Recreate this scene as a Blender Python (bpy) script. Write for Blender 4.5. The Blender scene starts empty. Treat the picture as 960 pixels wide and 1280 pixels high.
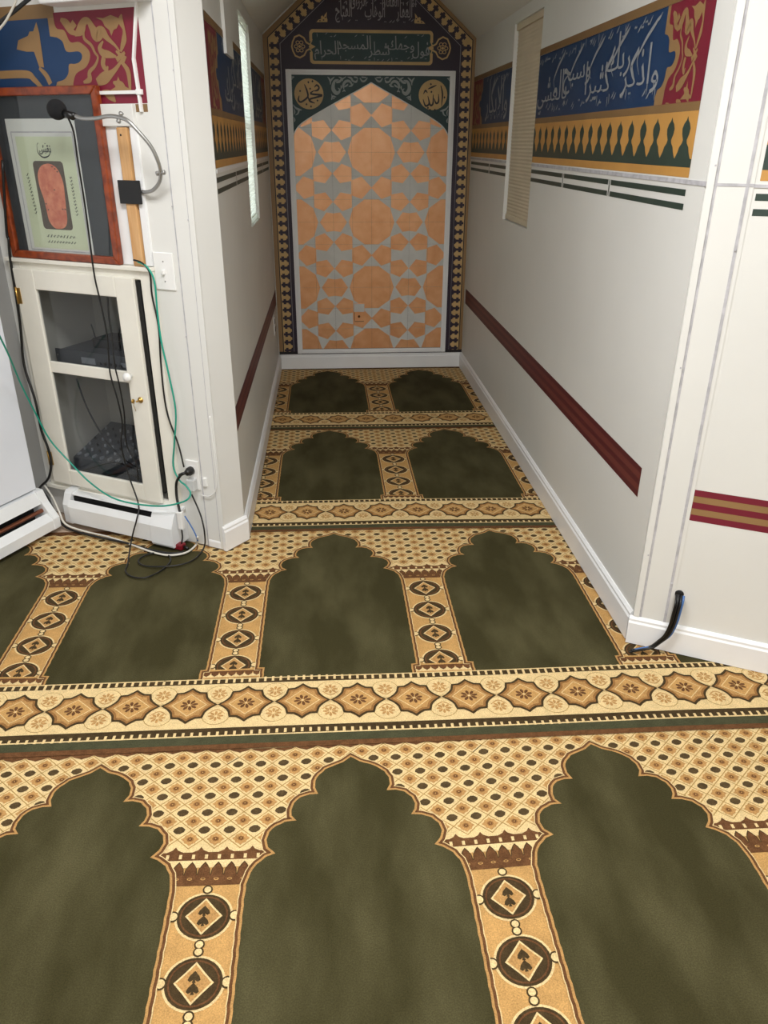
import bpy, bmesh, math, random
from mathutils import Vector, Matrix
random.seed(7)
C = bpy.context.scene.collection
PI = math.pi
S_ = bpy.context.scene

# ------------------------------------------------------------------ camera
cam_d = bpy.data.cameras.new('camera'); cam = bpy.data.objects.new('camera', cam_d); C.objects.link(cam)
cam_d.sensor_fit = 'HORIZONTAL'; cam_d.sensor_width = 36.0; cam_d.lens = 966.88/960*36.0
cam_d.clip_start = 0.02; cam_d.clip_end = 60
F_ = Vector((0.0671933, 0.8995595, -0.43159908)); R_ = Vector((0.99735935, -0.07250574, 0.00415348)); U_ = Vector((0.02755711, 0.43073846, 0.90205598))
cam.matrix_world = Matrix(((R_.x, U_.x, -F_.x, 0), (R_.y, U_.y, -F_.y, 0), (R_.z, U_.z, -F_.z, 1.5), (0, 0, 0, 1)))
S_.camera = cam

# ------------------------------------------------------------------ world, lights, exposure
S_.view_settings.view_transform = 'Standard'; S_.view_settings.look = 'None'
S_.view_settings.gamma = 1.0; S_.view_settings.use_curve_mapping = False
S_.view_settings.exposure = 0.27
wd = bpy.data.worlds.new('sky'); S_.world = wd; wd.use_nodes = True
bg = wd.node_tree.nodes['Background']; bg.inputs[0].default_value = (0.86, 0.93, 1.0, 1); bg.inputs[1].default_value = 5.0

AN = 0.4784220090039195
W = Vector((math.cos(AN), -math.sin(AN), 0)); N = Vector((math.sin(AN), math.cos(AN), 0)); Z = Vector((0, 0, 1))
def OW(s, h, z): return W*s + N*(2.30-h) + Z*z       # outer wall: s to the right, h out of the wall, z up

def area(name, loc, size, energy, color, rot):
    l = bpy.data.lights.new(name, 'AREA'); l.shape = 'RECTANGLE'; l.size = size[0]; l.size_y = size[1]
    l.energy = energy; l.color = color
    o = bpy.data.objects.new(name, l); C.objects.link(o); o.location = loc; o.rotation_euler = rot; return o
LAMPS = [(-0.18, 1.40), (0.75, -0.45), (-0.3, -1.7)]
for i, (x, y) in enumerate(LAMPS):
    area('lamp_light', (x, y, 2.50), (1.1, 0.5), (40, 25, 34)[i], (0.985, 0.99, 1.0), (0, 0, -AN))

# ------------------------------------------------------------------ materials
MATS = {}
def mat(name, col, rough=0.6, metal=0.0, var=0.0, vscale=6.0, bump=0.0, bscale=200.0, sheen=0.0, spec=0.5, emit=None, trans=0.0, col2=None, stretch=(1, 1, 1), detail=4.0, alpha=None, lo=0.35, hi=0.65):
    if name in MATS: return MATS[name]
    m = bpy.data.materials.new(name); m.use_nodes = True; nt = m.node_tree; n = nt.nodes; L = nt.links
    b = n['Principled BSDF']
    def srgb(c): return tuple((x/12.92 if x <= 0.04045 else ((x+0.055)/1.055)**2.4) for x in [v/255.0 for v in c]) + (1,)
    c1 = srgb(col)
    b.inputs['Base Color'].default_value = c1; b.inputs['Roughness'].default_value = rough; b.inputs['Metallic'].default_value = metal
    b.inputs['Specular IOR Level'].default_value = spec
    if sheen: b.inputs['Sheen Weight'].default_value = sheen; b.inputs['Sheen Roughness'].default_value = 0.5; b.inputs['Sheen Tint'].default_value = c1
    if trans: b.inputs['Transmission Weight'].default_value = trans
    if alpha is not None: b.inputs['Alpha'].default_value = alpha
    geo = None
    if var or col2 or bump:
        geo = n.new('ShaderNodeNewGeometry'); mp = n.new('ShaderNodeMapping'); mp.inputs['Scale'].default_value = stretch
        L.new(geo.outputs['Position'], mp.inputs['Vector'])
    if var or col2:
        nz = n.new('ShaderNodeTexNoise'); nz.inputs['Scale'].default_value = vscale; nz.inputs['Detail'].default_value = detail
        L.new(mp.outputs['Vector'], nz.inputs['Vector'])
        mr = n.new('ShaderNodeMapRange'); mr.inputs['From Min'].default_value = lo; mr.inputs['From Max'].default_value = hi
        L.new(nz.outputs['Fac'], mr.inputs['Value'])
        mx = n.new('ShaderNodeMix'); mx.data_type = 'RGBA'
        mx.inputs['A'].default_value = c1
        mx.inputs['B'].default_value = srgb(col2) if col2 else tuple(min(1, v*(1-var)) for v in c1[:3]) + (1,)
        L.new(mr.outputs['Result'], mx.inputs['Factor']); L.new(mx.outputs['Result'], b.inputs['Base Color'])
    if name.startswith('wool'):         # single tufts, lighter and darker
        n3 = n.new('ShaderNodeTexNoise'); n3.inputs['Scale'].default_value = 330; n3.inputs['Detail'].default_value = 2; L.new(geo.outputs['Position'], n3.inputs['Vector'])
        m3 = n.new('ShaderNodeMapRange'); m3.inputs['From Min'].default_value = .3; m3.inputs['From Max'].default_value = .7; m3.inputs['To Min'].default_value = .72; m3.inputs['To Max'].default_value = 1.18; L.new(n3.outputs['Fac'], m3.inputs['Value'])
        x3 = n.new('ShaderNodeMix'); x3.data_type = 'RGBA'; x3.blend_type = 'MULTIPLY'; x3.inputs['Factor'].default_value = 1.0; L.new(mx.outputs['Result'], x3.inputs['A']); L.new(m3.outputs['Result'], x3.inputs['B']); L.new(x3.outputs['Result'], b.inputs['Base Color'])
    if bump:
        n2 = n.new('ShaderNodeTexNoise'); n2.inputs['Scale'].default_value = bscale; n2.inputs['Detail'].default_value = 3
        L.new(geo.outputs['Position'], n2.inputs['Vector'])
        bp = n.new('ShaderNodeBump'); bp.inputs['Strength'].default_value = bump; bp.inputs['Distance'].default_value = 0.002
        L.new(n2.outputs['Fac'], bp.inputs['Height']); L.new(bp.outputs['Normal'], b.inputs['Normal'])
    if emit: b.inputs['Emission Color'].default_value = srgb(emit[0]); b.inputs['Emission Strength'].default_value = emit[1]
    MATS[name] = m; return m
mat('wall_paint', (226, 226, 222), 0.5, var=0.05, vscale=1.7, bump=0.05, bscale=90)
mat('niche_paint', (228, 228, 224), 0.5, var=0.06, vscale=1.3, bump=0.05, bscale=90)
mat('ceiling_paint', (222, 222, 218), 0.7)
mat('trim_paint', (238, 239, 240), 0.35, var=0.03, vscale=9)
mat('cabinet_paint', (236, 233, 222), 0.38, var=0.06, vscale=7)
mat('cabinet_inside', (214, 211, 200), 0.6, var=0.06)
mat('heater_enamel', (232, 234, 235), 0.3, var=0.04, vscale=12)
mat('board_white', (232, 236, 244), 0.35, var=0.03, vscale=4)
mat('caulk', (196, 195, 200), 0.7, var=0.25, vscale=40)
mat('black_gap', (12, 12, 12), 0.6)
mat('plastic_white', (236, 236, 234), 0.35)
mat('plastic_clear', (226, 228, 228), 0.2, alpha=0.6)
mat('plastic_black', (14, 14, 15), 0.4)
mat('cable_black', (16, 16, 17), 0.4)
mat('cable_white', (214, 210, 200), 0.4)
mat('cable_green', (18, 150, 128), 0.4)
mat('cable_blue', (70, 110, 170), 0.4)
mat('plastic_red', (120, 24, 34), 0.35)
mat('foam', (18, 19, 22), 0.95, bump=0.9, bscale=500)
mat('chrome', (200, 202, 204), 0.18, metal=1.0)
mat('brushed', (170, 170, 168), 0.35, metal=0.8)
mat('brass', (196, 158, 88), 0.3, metal=0.9)
mat('copper', (176, 110, 80), 0.35, metal=0.7)
mat('pine', (214, 172, 122), 0.5, col2=(196, 146, 92), vscale=5, stretch=(14, 14, 1), bump=0.1)
mat('frame_wood', (150, 66, 26), 0.3, col2=(108, 42, 16), vscale=6, stretch=(6, 6, 6), spec=0.6)
mat('frame_backing', (62, 66, 70), 0.7, var=0.1)
mat('paper_white', (226, 227, 222), 0.6)
mat('paper_green', (218, 226, 194), 0.6, var=0.05, vscale=20)
mat('print_dark', (92, 82, 70), 0.6)
mat('print_ink', (52, 56, 58), 0.6)
mat('print_sole', (232, 150, 116), 0.6, col2=(206, 112, 88), vscale=35)
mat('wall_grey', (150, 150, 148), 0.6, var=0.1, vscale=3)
mat('art_redbrown2', (84, 24, 30), 0.5)
mat('art_redbrown', (104, 44, 40), 0.5)
mat('blind_tan', (216, 202, 178), 0.8, var=0.08, vscale=5)
mat('electronics', (74, 78, 84), 0.45)
mat('electronics_light', (160, 164, 170), 0.4)
# paints of the murals
mat('art_blue', (18, 55, 96), 0.5, var=0.15, vscale=5)
mat('art_red', (122, 26, 48), 0.5, var=0.12, vscale=5)
mat('art_brown', (134, 104, 66), 0.5, var=0.12, vscale=6)
mat('art_gold', (200, 148, 76), 0.5, var=0.12, vscale=6)
mat('art_goldtan', (150, 117, 76), 0.5, var=0.12, vscale=9)
mat('art_green', (44, 62, 54), 0.5, var=0.15, vscale=6)
mat('art_letter', (152, 156, 160), 0.5, var=0.15, vscale=12)
mat('art_purple', (44, 30, 50), 0.5, var=0.2, vscale=6)
mat('art_cream', (206, 172, 116), 0.5, var=0.15, vscale=9)
mat('art_teal', (26, 62, 64), 0.5, var=0.15, vscale=9)
mat('art_black', (26, 20, 26), 0.5)
mat('art_silver2', (150, 158, 158), 0.5)
mat('art_silver', (150, 144, 150), 0.4)
mat('tile_white', (214, 214, 210), 0.22, var=0.08, vscale=12)
mat('tile_gold', (242, 184, 136), 0.28, metal=0.25, col2=(230, 164, 114), vscale=14, lo=0.3, hi=0.7)
mat('grout', (196, 172, 150), 0.8)
# carpet wool
CB = dict(rough=0.95, bump=0.8, bscale=420, sheen=0.15, spec=0.1)
mat('wool_green', (60, 56, 33), col2=(92, 87, 60), vscale=2.6, stretch=(2.6, 1.0, 1), detail=9.0, lo=0.40, hi=0.82, **CB)
mat('wool_dark', (76, 61, 39), var=0.3, vscale=60, **CB)
mat('wool_brown', (112, 76, 48), var=0.3, vscale=60, **CB)
mat('wool_tan', (200, 156, 96), var=0.16, vscale=30, **CB)
mat('wool_gold', (190, 146, 90), var=0.16, vscale=40, **CB)
mat('wool_cream', (230, 202, 148), var=0.12, vscale=40, **CB)
mat('wool_line', (176, 142, 84), var=0.2, vscale=50, **CB)
mat('wool_line2', (156, 112, 66), var=0.2, vscale=50, **CB)
mat('wool_lozenge', (90, 73, 48), var=0.3, vscale=60, **CB)
mat('wool_strip', (76, 76, 54), var=0.2, vscale=20, **CB)

def tinted(name, col):
    m = mat(name, (120, 124, 128), 0.03); nt = m.node_tree
    tb = nt.nodes.new('ShaderNodeBsdfTransparent'); tb.inputs[0].default_value = col; mxs = nt.nodes.new('ShaderNodeMixShader')
    gs = nt.nodes.new('ShaderNodeBsdfGlossy'); gs.inputs['Roughness'].default_value = .04; lw = nt.nodes.new('ShaderNodeLayerWeight'); lw.inputs[0].default_value = 0.5; pw = nt.nodes.new('ShaderNodeMath'); pw.operation = 'POWER'; pw.inputs[1].default_value = 4.0
    ma = nt.nodes.new('ShaderNodeMath'); ma.operation = 'MULTIPLY_ADD'; ma.inputs[1].default_value = 0.7; ma.inputs[2].default_value = 0.03; nt.links.new(lw.outputs['Facing'], pw.inputs[0]); nt.links.new(pw.outputs[0], ma.inputs[0])
    nt.links.new(ma.outputs[0], mxs.inputs[0]); nt.links.new(tb.outputs[0], mxs.inputs[1]); nt.links.new(gs.outputs[0], mxs.inputs[2]); nt.links.new(mxs.outputs[0], nt.nodes['Material Output'].inputs[0])
tinted('cab_glass', (.80, .81, .82, 1)); tinted('picture_glass', (.92, .93, .93, 1))
mat('lamp_diffuser', (250, 248, 240), 0.6, emit=((255, 248, 235), 3.0))
# ------------------------------------------------------------------ building helpers
def tagit(o, label=None, cat=None, group=None, kind=None):
    if label: o['label'] = label
    if cat: o['category'] = cat
    if group: o['group'] = group
    if kind: o['kind'] = kind
    return o
def thing(name, loc, label, cat, group=None, rz=0.0):
    o = bpy.data.objects.new(name, None); C.objects.link(o); o.location = loc; o.rotation_euler = (0, 0, rz); o.empty_display_size = 0.05
    return tagit(o, label, cat, group)

class MB:
    """collects geometry in world space; T maps local (a, b, c) to the world"""
    def __init__(s, T=None): s.v = []; s.f = []; s.m = []; s.mats = []; s.sm = []; s.T = T or (lambda a, b, c: Vector((a, b, c)))
    def mi(s, name):
        if name not in s.mats: s.mats.append(name)
        return s.mats.index(name)
    def add(s, vs, fs, m, smooth=False):
        k = len(s.v); s.v += [tuple(s.T(*p)) for p in vs]; i = s.mi(m)
        for f in fs: s.f.append([k+j for j in f]); s.m.append(i); s.sm.append(smooth)
    def box(s, a, b, m):
        x0, x1 = sorted((a[0], b[0])); y0, y1 = sorted((a[1], b[1])); z0, z1 = sorted((a[2], b[2]))
        s.add([(x0,y0,z0),(x1,y0,z0),(x1,y1,z0),(x0,y1,z0),(x0,y0,z1),(x1,y0,z1),(x1,y1,z1),(x0,y1,z1)],
              [(3,2,1,0),(4,5,6,7),(0,1,5,4),(1,2,6,5),(2,3,7,6),(3,0,4,7)], m)
    def prism(s, poly, t0, t1, m, axis=0):
        """poly of 2-D points in the two other axes, extruded along axis"""
        def P(t, p): return (t, p[0], p[1]) if axis == 0 else (p[0], t, p[1]) if axis == 1 else (p[0], p[1], t)
        n = len(poly); vs = [P(t0, p) for p in poly] + [P(t1, p) for p in poly]
        s.add(vs, [tuple(range(n))[::-1], tuple(range(n, 2*n))] + [(i, (i+1) % n, n+(i+1) % n, n+i) for i in range(n)], m)
    def tube(s, pts, r, m, seg=8, world=False, radii=None):
        pts = [Vector(p) if world else s.T(*p) for p in pts]; keep = s.T; s.T = lambda a, b, c: Vector((a, b, c))
        rings = []; up = Vector((0, 0, 1)); nrm = None; n = len(pts)
        for i, p in enumerate(pts):
            t = (pts[min(i+1, n-1)] - pts[max(i-1, 0)]).normalized()
            if nrm is None: nrm = t.orthogonal().normalized()
            nrm = (nrm - t*nrm.dot(t)).normalized(); bn = t.cross(nrm); rr = radii[i] if radii else r
            rings.append([p + (nrm*math.cos(2*PI*k/seg) + bn*math.sin(2*PI*k/seg))*rr for k in range(seg)])
        vs = [tuple(q) for rg in rings for q in rg]
        fs = [(i*seg+k, i*seg+(k+1) % seg, (i+1)*seg+(k+1) % seg, (i+1)*seg+k) for i in range(n-1) for k in range(seg)]
        fs += [tuple(range(seg))[::-1], tuple((n-1)*seg+k for k in range(seg))]
        s.add(vs, fs, m, True); s.T = keep
    def lathe(s, c, axis, prof, m, seg=20):
        """prof: list of (distance along axis, radius) about world point c"""
        ax = Vector(axis).normalized(); a = ax.orthogonal().normalized(); b = ax.cross(a); c = Vector(c)
        keep = s.T; s.T = lambda x, y, z: Vector((x, y, z)); n = len(prof)
        vs = [tuple(c + ax*d + (a*math.cos(2*PI*k/seg) + b*math.sin(2*PI*k/seg))*max(r, 1e-4)) for d, r in prof for k in range(seg)]
        fs = [(i*seg+k, i*seg+(k+1) % seg, (i+1)*seg+(k+1) % seg, (i+1)*seg+k) for i in range(n-1) for k in range(seg)]
        fs += [tuple(range(seg))[::-1], tuple((n-1)*seg+k for k in range(seg))]
        s.add(vs, fs, m, True); s.T = keep
    def build(s, name, parent=None, bevel=0, org=None, kind=None, label=None, fix=True):
        me = bpy.data.meshes.new(name)
        turned = parent is None and getattr(s.T, '__name__', '') in ('OW', 'SW_', 'JB')      # walls and things along the outer wall keep its angle
        if parent is not None:
            M = Matrix(); q = parent
            while q is not None: M = q.matrix_basis @ M; q = q.parent
        else: M = Matrix.Translation(Vector(org) if org is not None else Vector((0, 0, 0))) @ (Matrix.Rotation(-AN, 4, 'Z') if turned else Matrix())
        Mi = M.inverted(); me.from_pydata([tuple(Mi @ Vector(p)) for p in s.v], [], s.f)
        for n_ in s.mats: me.materials.append(MATS[n_])
        me.polygons.foreach_set('material_index', s.m); me.polygons.foreach_set('use_smooth', s.sm)
        if fix:
            bm = bmesh.new(); bm.from_mesh(me); bmesh.ops.recalc_face_normals(bm, faces=bm.faces); bm.to_mesh(me); bm.free()
        me.update(); o = bpy.data.objects.new(name, me); C.objects.link(o)
        if parent is not None: o.parent = parent
        else: o.matrix_basis = M
        if bevel:
            bv = o.modifiers.new('bevel', 'BEVEL'); bv.width = bevel; bv.segments = 2; bv.limit_method = 'ANGLE'; bv.angle_limit = 0.6
        if kind: o['kind'] = kind
        if label: o['label'] = label
        return o

def smooth(pts, k=6):
    """Catmull-Rom through the points (any dimension)"""
    out = []; n = len(pts)
    for i in range(n-1):
        p0, p1, p2, p3 = pts[max(i-1, 0)], pts[i], pts[i+1], pts[min(i+2, n-1)]
        for j in range(k):
            t = j/k
            out.append(tuple(0.5*((2*b) + (c-a)*t + (2*a-5*b+4*c-d)*t*t + (3*b-a-3*c+d)*t**3) for a, b, c, d in zip(p0, p1, p2, p3)))
    out.append(tuple(pts[-1])); return out

# ------------------------------------------------------------------ flat art: paint or pile laid in layers on a plane
def area2(p): return sum(p[i][0]*p[(i+1) % len(p)][1]-p[(i+1) % len(p)][0]*p[i][1] for i in range(len(p)))/2
def ellipse(cx, cy, rx, ry, n=16, a0=0.0): return [(cx+rx*math.cos(a0+2*PI*i/n), cy+ry*math.sin(a0+2*PI*i/n)) for i in range(n)]
def rect(x0, y0, x1, y1): return [(x0, y0), (x1, y0), (x1, y1), (x0, y1)]
def offset(pts, d, closed=False):
    out = []; n = len(pts)
    for i in range(n):
        a = pts[(i-1) % n] if closed or i > 0 else pts[i]; b = pts[(i+1) % n] if closed or i < n-1 else pts[i]; p = pts[i]
        e1 = (p[0]-a[0], p[1]-a[1]); e2 = (b[0]-p[0], b[1]-p[1]); l1 = math.hypot(*e1); l2 = math.hypot(*e2)
        n1 = (-e1[1]/l1, e1[0]/l1) if l1 > 1e-9 else None; n2 = (-e2[1]/l2, e2[0]/l2) if l2 > 1e-9 else None
        n1 = n1 or n2 or (0, 0); n2 = n2 or n1
        mx, my = n1[0]+n2[0], n1[1]+n2[1]; ll = math.hypot(mx, my)
        if ll < 1e-6: mx, my, ll = n1[0], n1[1], 1.0
        mx /= ll; my /= ll; c = max(0.5, mx*n1[0]+my*n1[1]); out.append((p[0]+mx*d/c, p[1]+my*d/c))
    return out
class Art:
    def __init__(s): s.p = []
    def poly(s, pts, m, lay):
        if len(pts) < 3 or abs(area2(pts)) < 1e-9: return
        lay = lay+(len(s.p)*7 % 40)*.015 if isinstance(lay, int) else lay      # no two overlapping pieces share a height
        s.p.append((list(pts) if area2(pts) > 0 else list(pts)[::-1], m, lay))
    def rect(s, x0, y0, x1, y1, m, lay): s.poly(rect(x0, y0, x1, y1), m, lay)
    def line(s, pts, w, m, lay, closed=False, d=0.0):
        a = offset(pts, d+w/2, closed); b = offset(pts, d-w/2, closed); n = len(pts)
        for i in range(n if closed else n-1): j = (i+1) % n; s.poly([a[i], a[j], b[j], b[i]], m, lay)
    def stroke(s, pts, ws, m, lay, k=5):
        q = smooth([(p[0], p[1], w) for p, w in zip(pts, ws)], k); n = len(q); L_ = []; R = []
        for i in range(n):
            a = q[max(i-1, 0)]; b = q[min(i+1, n-1)]; dx, dy = b[0]-a[0], b[1]-a[1]; l = math.hypot(dx, dy) or 1
            w = max(q[i][2], 1e-4)/2; L_.append((q[i][0]-dy/l*w, q[i][1]+dx/l*w)); R.append((q[i][0]+dy/l*w, q[i][1]-dx/l*w))
        for i in range(n-1): s.poly([L_[i], L_[i+1], R[i+1], R[i]], m, lay)
    def xform(s, fn):
        o = Art(); 
        for p, m, l in s.p: o.poly([fn(*q) for q in p], m, l)
        return o
    def __iadd__(s, o): s.p += o.p; return s
    def clip(s, x0=None, x1=None, y0=None, y1=None):
        def cut(p, f):
            out = []; n = len(p)
            for i in range(n):
                a, b = p[i], p[(i+1) % n]; fa, fb = f(a), f(b)
                if fa >= 0: out.append(a)
                if (fa >= 0) != (fb >= 0): t = fa/(fa-fb); out.append((a[0]+(b[0]-a[0])*t, a[1]+(b[1]-a[1])*t))
            return out
        o = Art()
        for p, m, l in s.p:
            if x0 is not None and len(p) > 2: p = cut(p, lambda q: q[0]-x0)
            if x1 is not None and len(p) > 2: p = cut(p, lambda q: x1-q[0])
            if y0 is not None and len(p) > 2: p = cut(p, lambda q: q[1]-y0)
            if y1 is not None and len(p) > 2: p = cut(p, lambda q: y1-q[1])
            o.poly(p, m, l)
        return o
    def build(s, name, T, parent=None, dh=0.0003, h0=0.0006, **kw):
        mb = MB()
        for p, m, l in s.p:
            k = len(mb.v); mb.v += [tuple(T(q[0], q[1], h0+l*dh)) for q in p]; mb.f.append(list(range(k, k+len(p)))); mb.m.append(mb.mi(m)); mb.sm.append(False)
        return mb.build(name, parent, fix=False, **kw)

# ------------------------------------------------------------------ Arabic lettering, glyph by glyph
BASE = {'ا':0xFE8D,'ب':0xFE8F,'ة':0xFE93,'ت':0xFE95,'ث':0xFE99,'ج':0xFE9D,'ح':0xFEA1,'خ':0xFEA5,'د':0xFEA9,'ذ':0xFEAB,'ر':0xFEAD,'ز':0xFEAF,'س':0xFEB1,'ش':0xFEB5,'ص':0xFEB9,'ض':0xFEBD,'ط':0xFEC1,'ظ':0xFEC5,'ع':0xFEC9,'غ':0xFECD,'ف':0xFED1,'ق':0xFED5,'ك':0xFED9,'ل':0xFEDD,'م':0xFEE1,'ن':0xFEE5,'ه':0xFEE9,'و':0xFEED,'ى':0xFEEF,'ي':0xFEF1}
TWO = set('اةدذرزوى')
def shape(w):
    w = w.replace('لا', '\x01'); g = []
    for i, c in enumerate(w):
        prev = i > 0 and w[i-1] not in TWO and w[i-1] != '\x01'; nxt = i < len(w)-1
        if c == '\x01': g.append(chr(0xFEFB+(1 if prev else 0))); continue
        b = BASE[c]
        g.append(chr(b+(1 if prev else 0)) if c in TWO else chr(b+(3 if prev and nxt else 2 if nxt else 1 if prev else 0)))
    return g[::-1]
GL = {}
def text_mesh(body, off=0.0):
    cu = bpy.data.curves.new('glyph', 'FONT'); cu.body = body; cu.resolution_u = 2; cu.offset = off
    o = bpy.data.objects.new('glyph', cu); C.objects.link(o)
    me = bpy.data.meshes.new_from_object(o.evaluated_get(bpy.context.evaluated_depsgraph_get()))
    vs = [(v.co.x, v.co.y) for v in me.vertices]; fs = [list(p.vertices) for p in me.polygons]
    bpy.data.objects.remove(o); bpy.data.curves.remove(cu); bpy.data.meshes.remove(me); return vs, fs
def glyph(c, off):
    if (c, off) not in GL:
        vs, fs = text_mesh(c, off); ref = max(v[0] for v in text_mesh('|', 0)[0])
        adv = max(v[0] for v in text_mesh(c+'|', 0)[0])-ref; GL[(c, off)] = ([[vs[i] for i in f] for f in fs], adv)
    return GL[(c, off)]
def letters(art, s, x0, x1, y0, y1, m, lay, off=0.012, jig=0.0, gap=0.12, tall=1.0, low=1.0, lean=0.0):
    """set the phrase so that it fills the box x0..x1, y0..y1; jig raises words in turn, tall lengthens the uprights"""
    polys = []; x = 0.0; k = 0
    for w in reversed(s.split(' ')):
        dy = jig*((k % 2)-0.5); k += 1
        for c in shape(w):
            ps, adv = glyph(c, off)
            for p in ps: polys.append([(q[0]+x-lean*max(0, q[1]-.2), (q[1]*low if q[1] < 0 else q[1] if q[1] < 0.30 else 0.30+(q[1]-0.30)*tall)+dy) for q in p])
            x += adv
        x += gap
    xs = [q[0] for p in polys for q in p]; ys = [q[1] for p in polys for q in p]
    ax, bx, ay, by = min(xs), max(xs), min(ys), max(ys)
    for p in polys: art.poly([(x0+(q[0]-ax)/(bx-ax)*(x1-x0), y0+(q[1]-ay)/(by-ay)*(y1-y0)) for q in p], m, lay)
def marks(art, x0, x1, ya, yb, n, sz, m, lay):
    """the small vowel strokes and dots strewn above and below the letters"""
    for i in range(n):
        x = x0+(x1-x0)*(i+0.5+random.uniform(-.3, .3))/n; y = random.choice((ya, yb))+random.uniform(-.5, .5)*sz; t = random.random()
        if t < 0.5: art.stroke([(x-sz*.5, y-sz*.3), (x, y), (x+sz*.5, y+sz*.5)], [sz*.08, sz*.26, sz*.1], m, lay, 2)
        elif t < 0.8: art.poly(ellipse(x, y, sz*.2, sz*.2, 4), m, lay); art.poly(ellipse(x+sz*.45, y, sz*.2, sz*.2, 4), m, lay)
        else: art.stroke([(x, y-sz*.6), (x+sz*.1, y), (x, y+sz*.7)], [sz*.05, sz*.2, sz*.2], m, lay, 2)
# ================================================================== the setting
XL0, XL1, XR, YB, NZ, TOP, CEIL = -0.362, -0.350, 0.984, 5.60, 2.088, 2.42, 2.60
SA, SC = -1.682, -0.087                # the two ends of the opening in the outer wall
LD = Vector((XL1-XL0, YB-2.905, 0)).normalized()                    # niche's left wall runs along LD
def LWp(y, h, z): return Vector((XL0 + (XL1-XL0)*(y-2.905)/(YB-2.905) + h, y, z))
def RWp(y, h, z): return Vector((XR-h, y, z))
def BWp(x, h, z): return Vector((x, YB-h, z))
def cells(mb, u0, u1, z0, z1, holes, h0, h1, m):
    us = sorted({u0, u1} | {u for H in holes for u in H[:2]}); zs = sorted({z0, z1} | {z for H in holes for z in H[2:]})
    for a, b in zip(us, us[1:]):
        for c, d in zip(zs, zs[1:]):
            if any(H[0] <= a and b <= H[1] and H[2] <= c and d <= H[3] for H in holes): continue
            mb.box((a, h0, c), (b, h1, d), m)
def struct(mb, name, **kw): return mb.build(name, kind='structure', **kw)

mb = MB(); mb.box((-4.5, -3.5, -0.12), (4.5, 6.4, -0.008), 'grout'); floor = struct(mb, 'floor')
# outer wall (both sides of the opening, and the header over it)
HOLE = (-2.505, -1.905, 0.16, 1.065)
mb = MB(OW); cells(mb, -2.75, SA, 0, CEIL, [HOLE], -0.115, 0, 'wall_paint'); mb.box((SA, -0.115, TOP), (SC, 0, CEIL), 'wall_paint'); wall_ol = struct(mb, 'wall_front_left')
mb = MB(OW); mb.box((SC, -0.115, 0), (2.3, 0, CEIL), 'wall_paint'); wall_or = struct(mb, 'wall_front_right')
mb = MB(OW); mb.box((-2.75, 4.6, 0), (2.3, 4.7, CEIL), 'wall_paint'); struct(mb, 'wall_rear')
mb = MB(OW); mb.box((2.3, -0.115, 0), (2.4, 4.7, CEIL), 'wall_paint'); struct(mb, 'wall_right')
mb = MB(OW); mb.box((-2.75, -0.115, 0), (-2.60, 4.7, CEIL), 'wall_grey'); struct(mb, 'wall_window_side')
mb = MB(OW); mb.box((-2.8, -0.115, CEIL), (2.4, 4.8, CEIL+0.1), 'ceiling_paint'); struct(mb, 'ceiling')
# niche walls
WL = (4.10, 4.62, 1.115, 2.03); WR = (3.93, 4.49, 1.118, 2.035)
mb = MB(LWp); cells(mb, 2.905, YB+0.1, 0, NZ, [WL], -0.09, 0, 'niche_paint'); wall_nl = struct(mb, 'wall_left')
mb = MB(RWp); cells(mb, 2.10, YB+0.1, 0, NZ, [WR], -0.09, 0, 'niche_paint'); wall_nr = struct(mb, 'wall_niche_right')
mb = MB(); mb.box((XL0-0.1, YB, 0), (XR+0.1, YB+0.1, TOP+0.1), 'niche_paint'); wall_nb = struct(mb, 'wall_back')
# vaulted niche ceiling: two slopes and a flat
mb = MB()
cx0, cx1 = XL0+0.40, XR-0.40
for poly in ([(XL0-.09, NZ), (XL0, NZ), (cx0, TOP), (cx0, TOP+.09), (XL0-.09, NZ+.09)], [(cx0, TOP), (cx1, TOP), (cx1, TOP+.09), (cx0, TOP+.09)], [(XR, NZ), (XR+.09, NZ), (XR+.09, NZ+.09), (cx1, TOP+.09), (cx1, TOP)]):
    vs = []
    for k, (x, z) in enumerate(poly):
        yf = (2.30 - math.sin(AN)*x)/math.cos(AN)+0.02; vs.append((x, yf, z))
    n = len(vs); vs += [(x, YB+.05, z) for x, z in poly]
    mb.add(vs, [tuple(range(n)), tuple(range(n, 2*n))] + [(i, (i+1) % n, n+(i+1) % n, n+i) for i in range(n)], 'ceiling_paint')
struct(mb, 'ceiling_niche')

# ---- baseboards (an L-profile with a stepped top)
BP = [(0, 0), (0.015, 0), (0.015, 0.083), (0.011, 0.090), (0.011, 0.098), (0.004, 0.107), (0, 0.107)]
def baseboard(name, T, a, b):
    mb = MB(T); mb.prism([(h, z) for h, z in BP], a, b, 'trim_paint', 0); return struct(mb, name)
baseboard('baseboard_left', LWp, 2.92, YB); baseboard('baseboard_back', BWp, XL1+0.012, XR-0.012)
baseboard('baseboard_niche_right', RWp, 2.095, YB)
bb = MB(OW); bb.prism([(h, z*0.93) for h, z in BP], SC-0.013, 2.3, 'trim_paint', 0); struct(bb, 'baseboard_front_right')
JA, JE = OW(SA, 0, 0), Vector((XL0, 2.905, 0)); JD = (JE-JA).normalized(); JN = Vector((JD.y, -JD.x, 0)); JL = (JE-JA).length
def JB(t, h, z): return JA + JD*t + JN*h + Z*z       # the splayed jamb between the outer wall and the niche wall
mb = MB(); q0, q1, q2, q3 = JA, JE, JE+Vector((-.05, .02, 0)), OW(SA-.02, -.10, 0)
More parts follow.
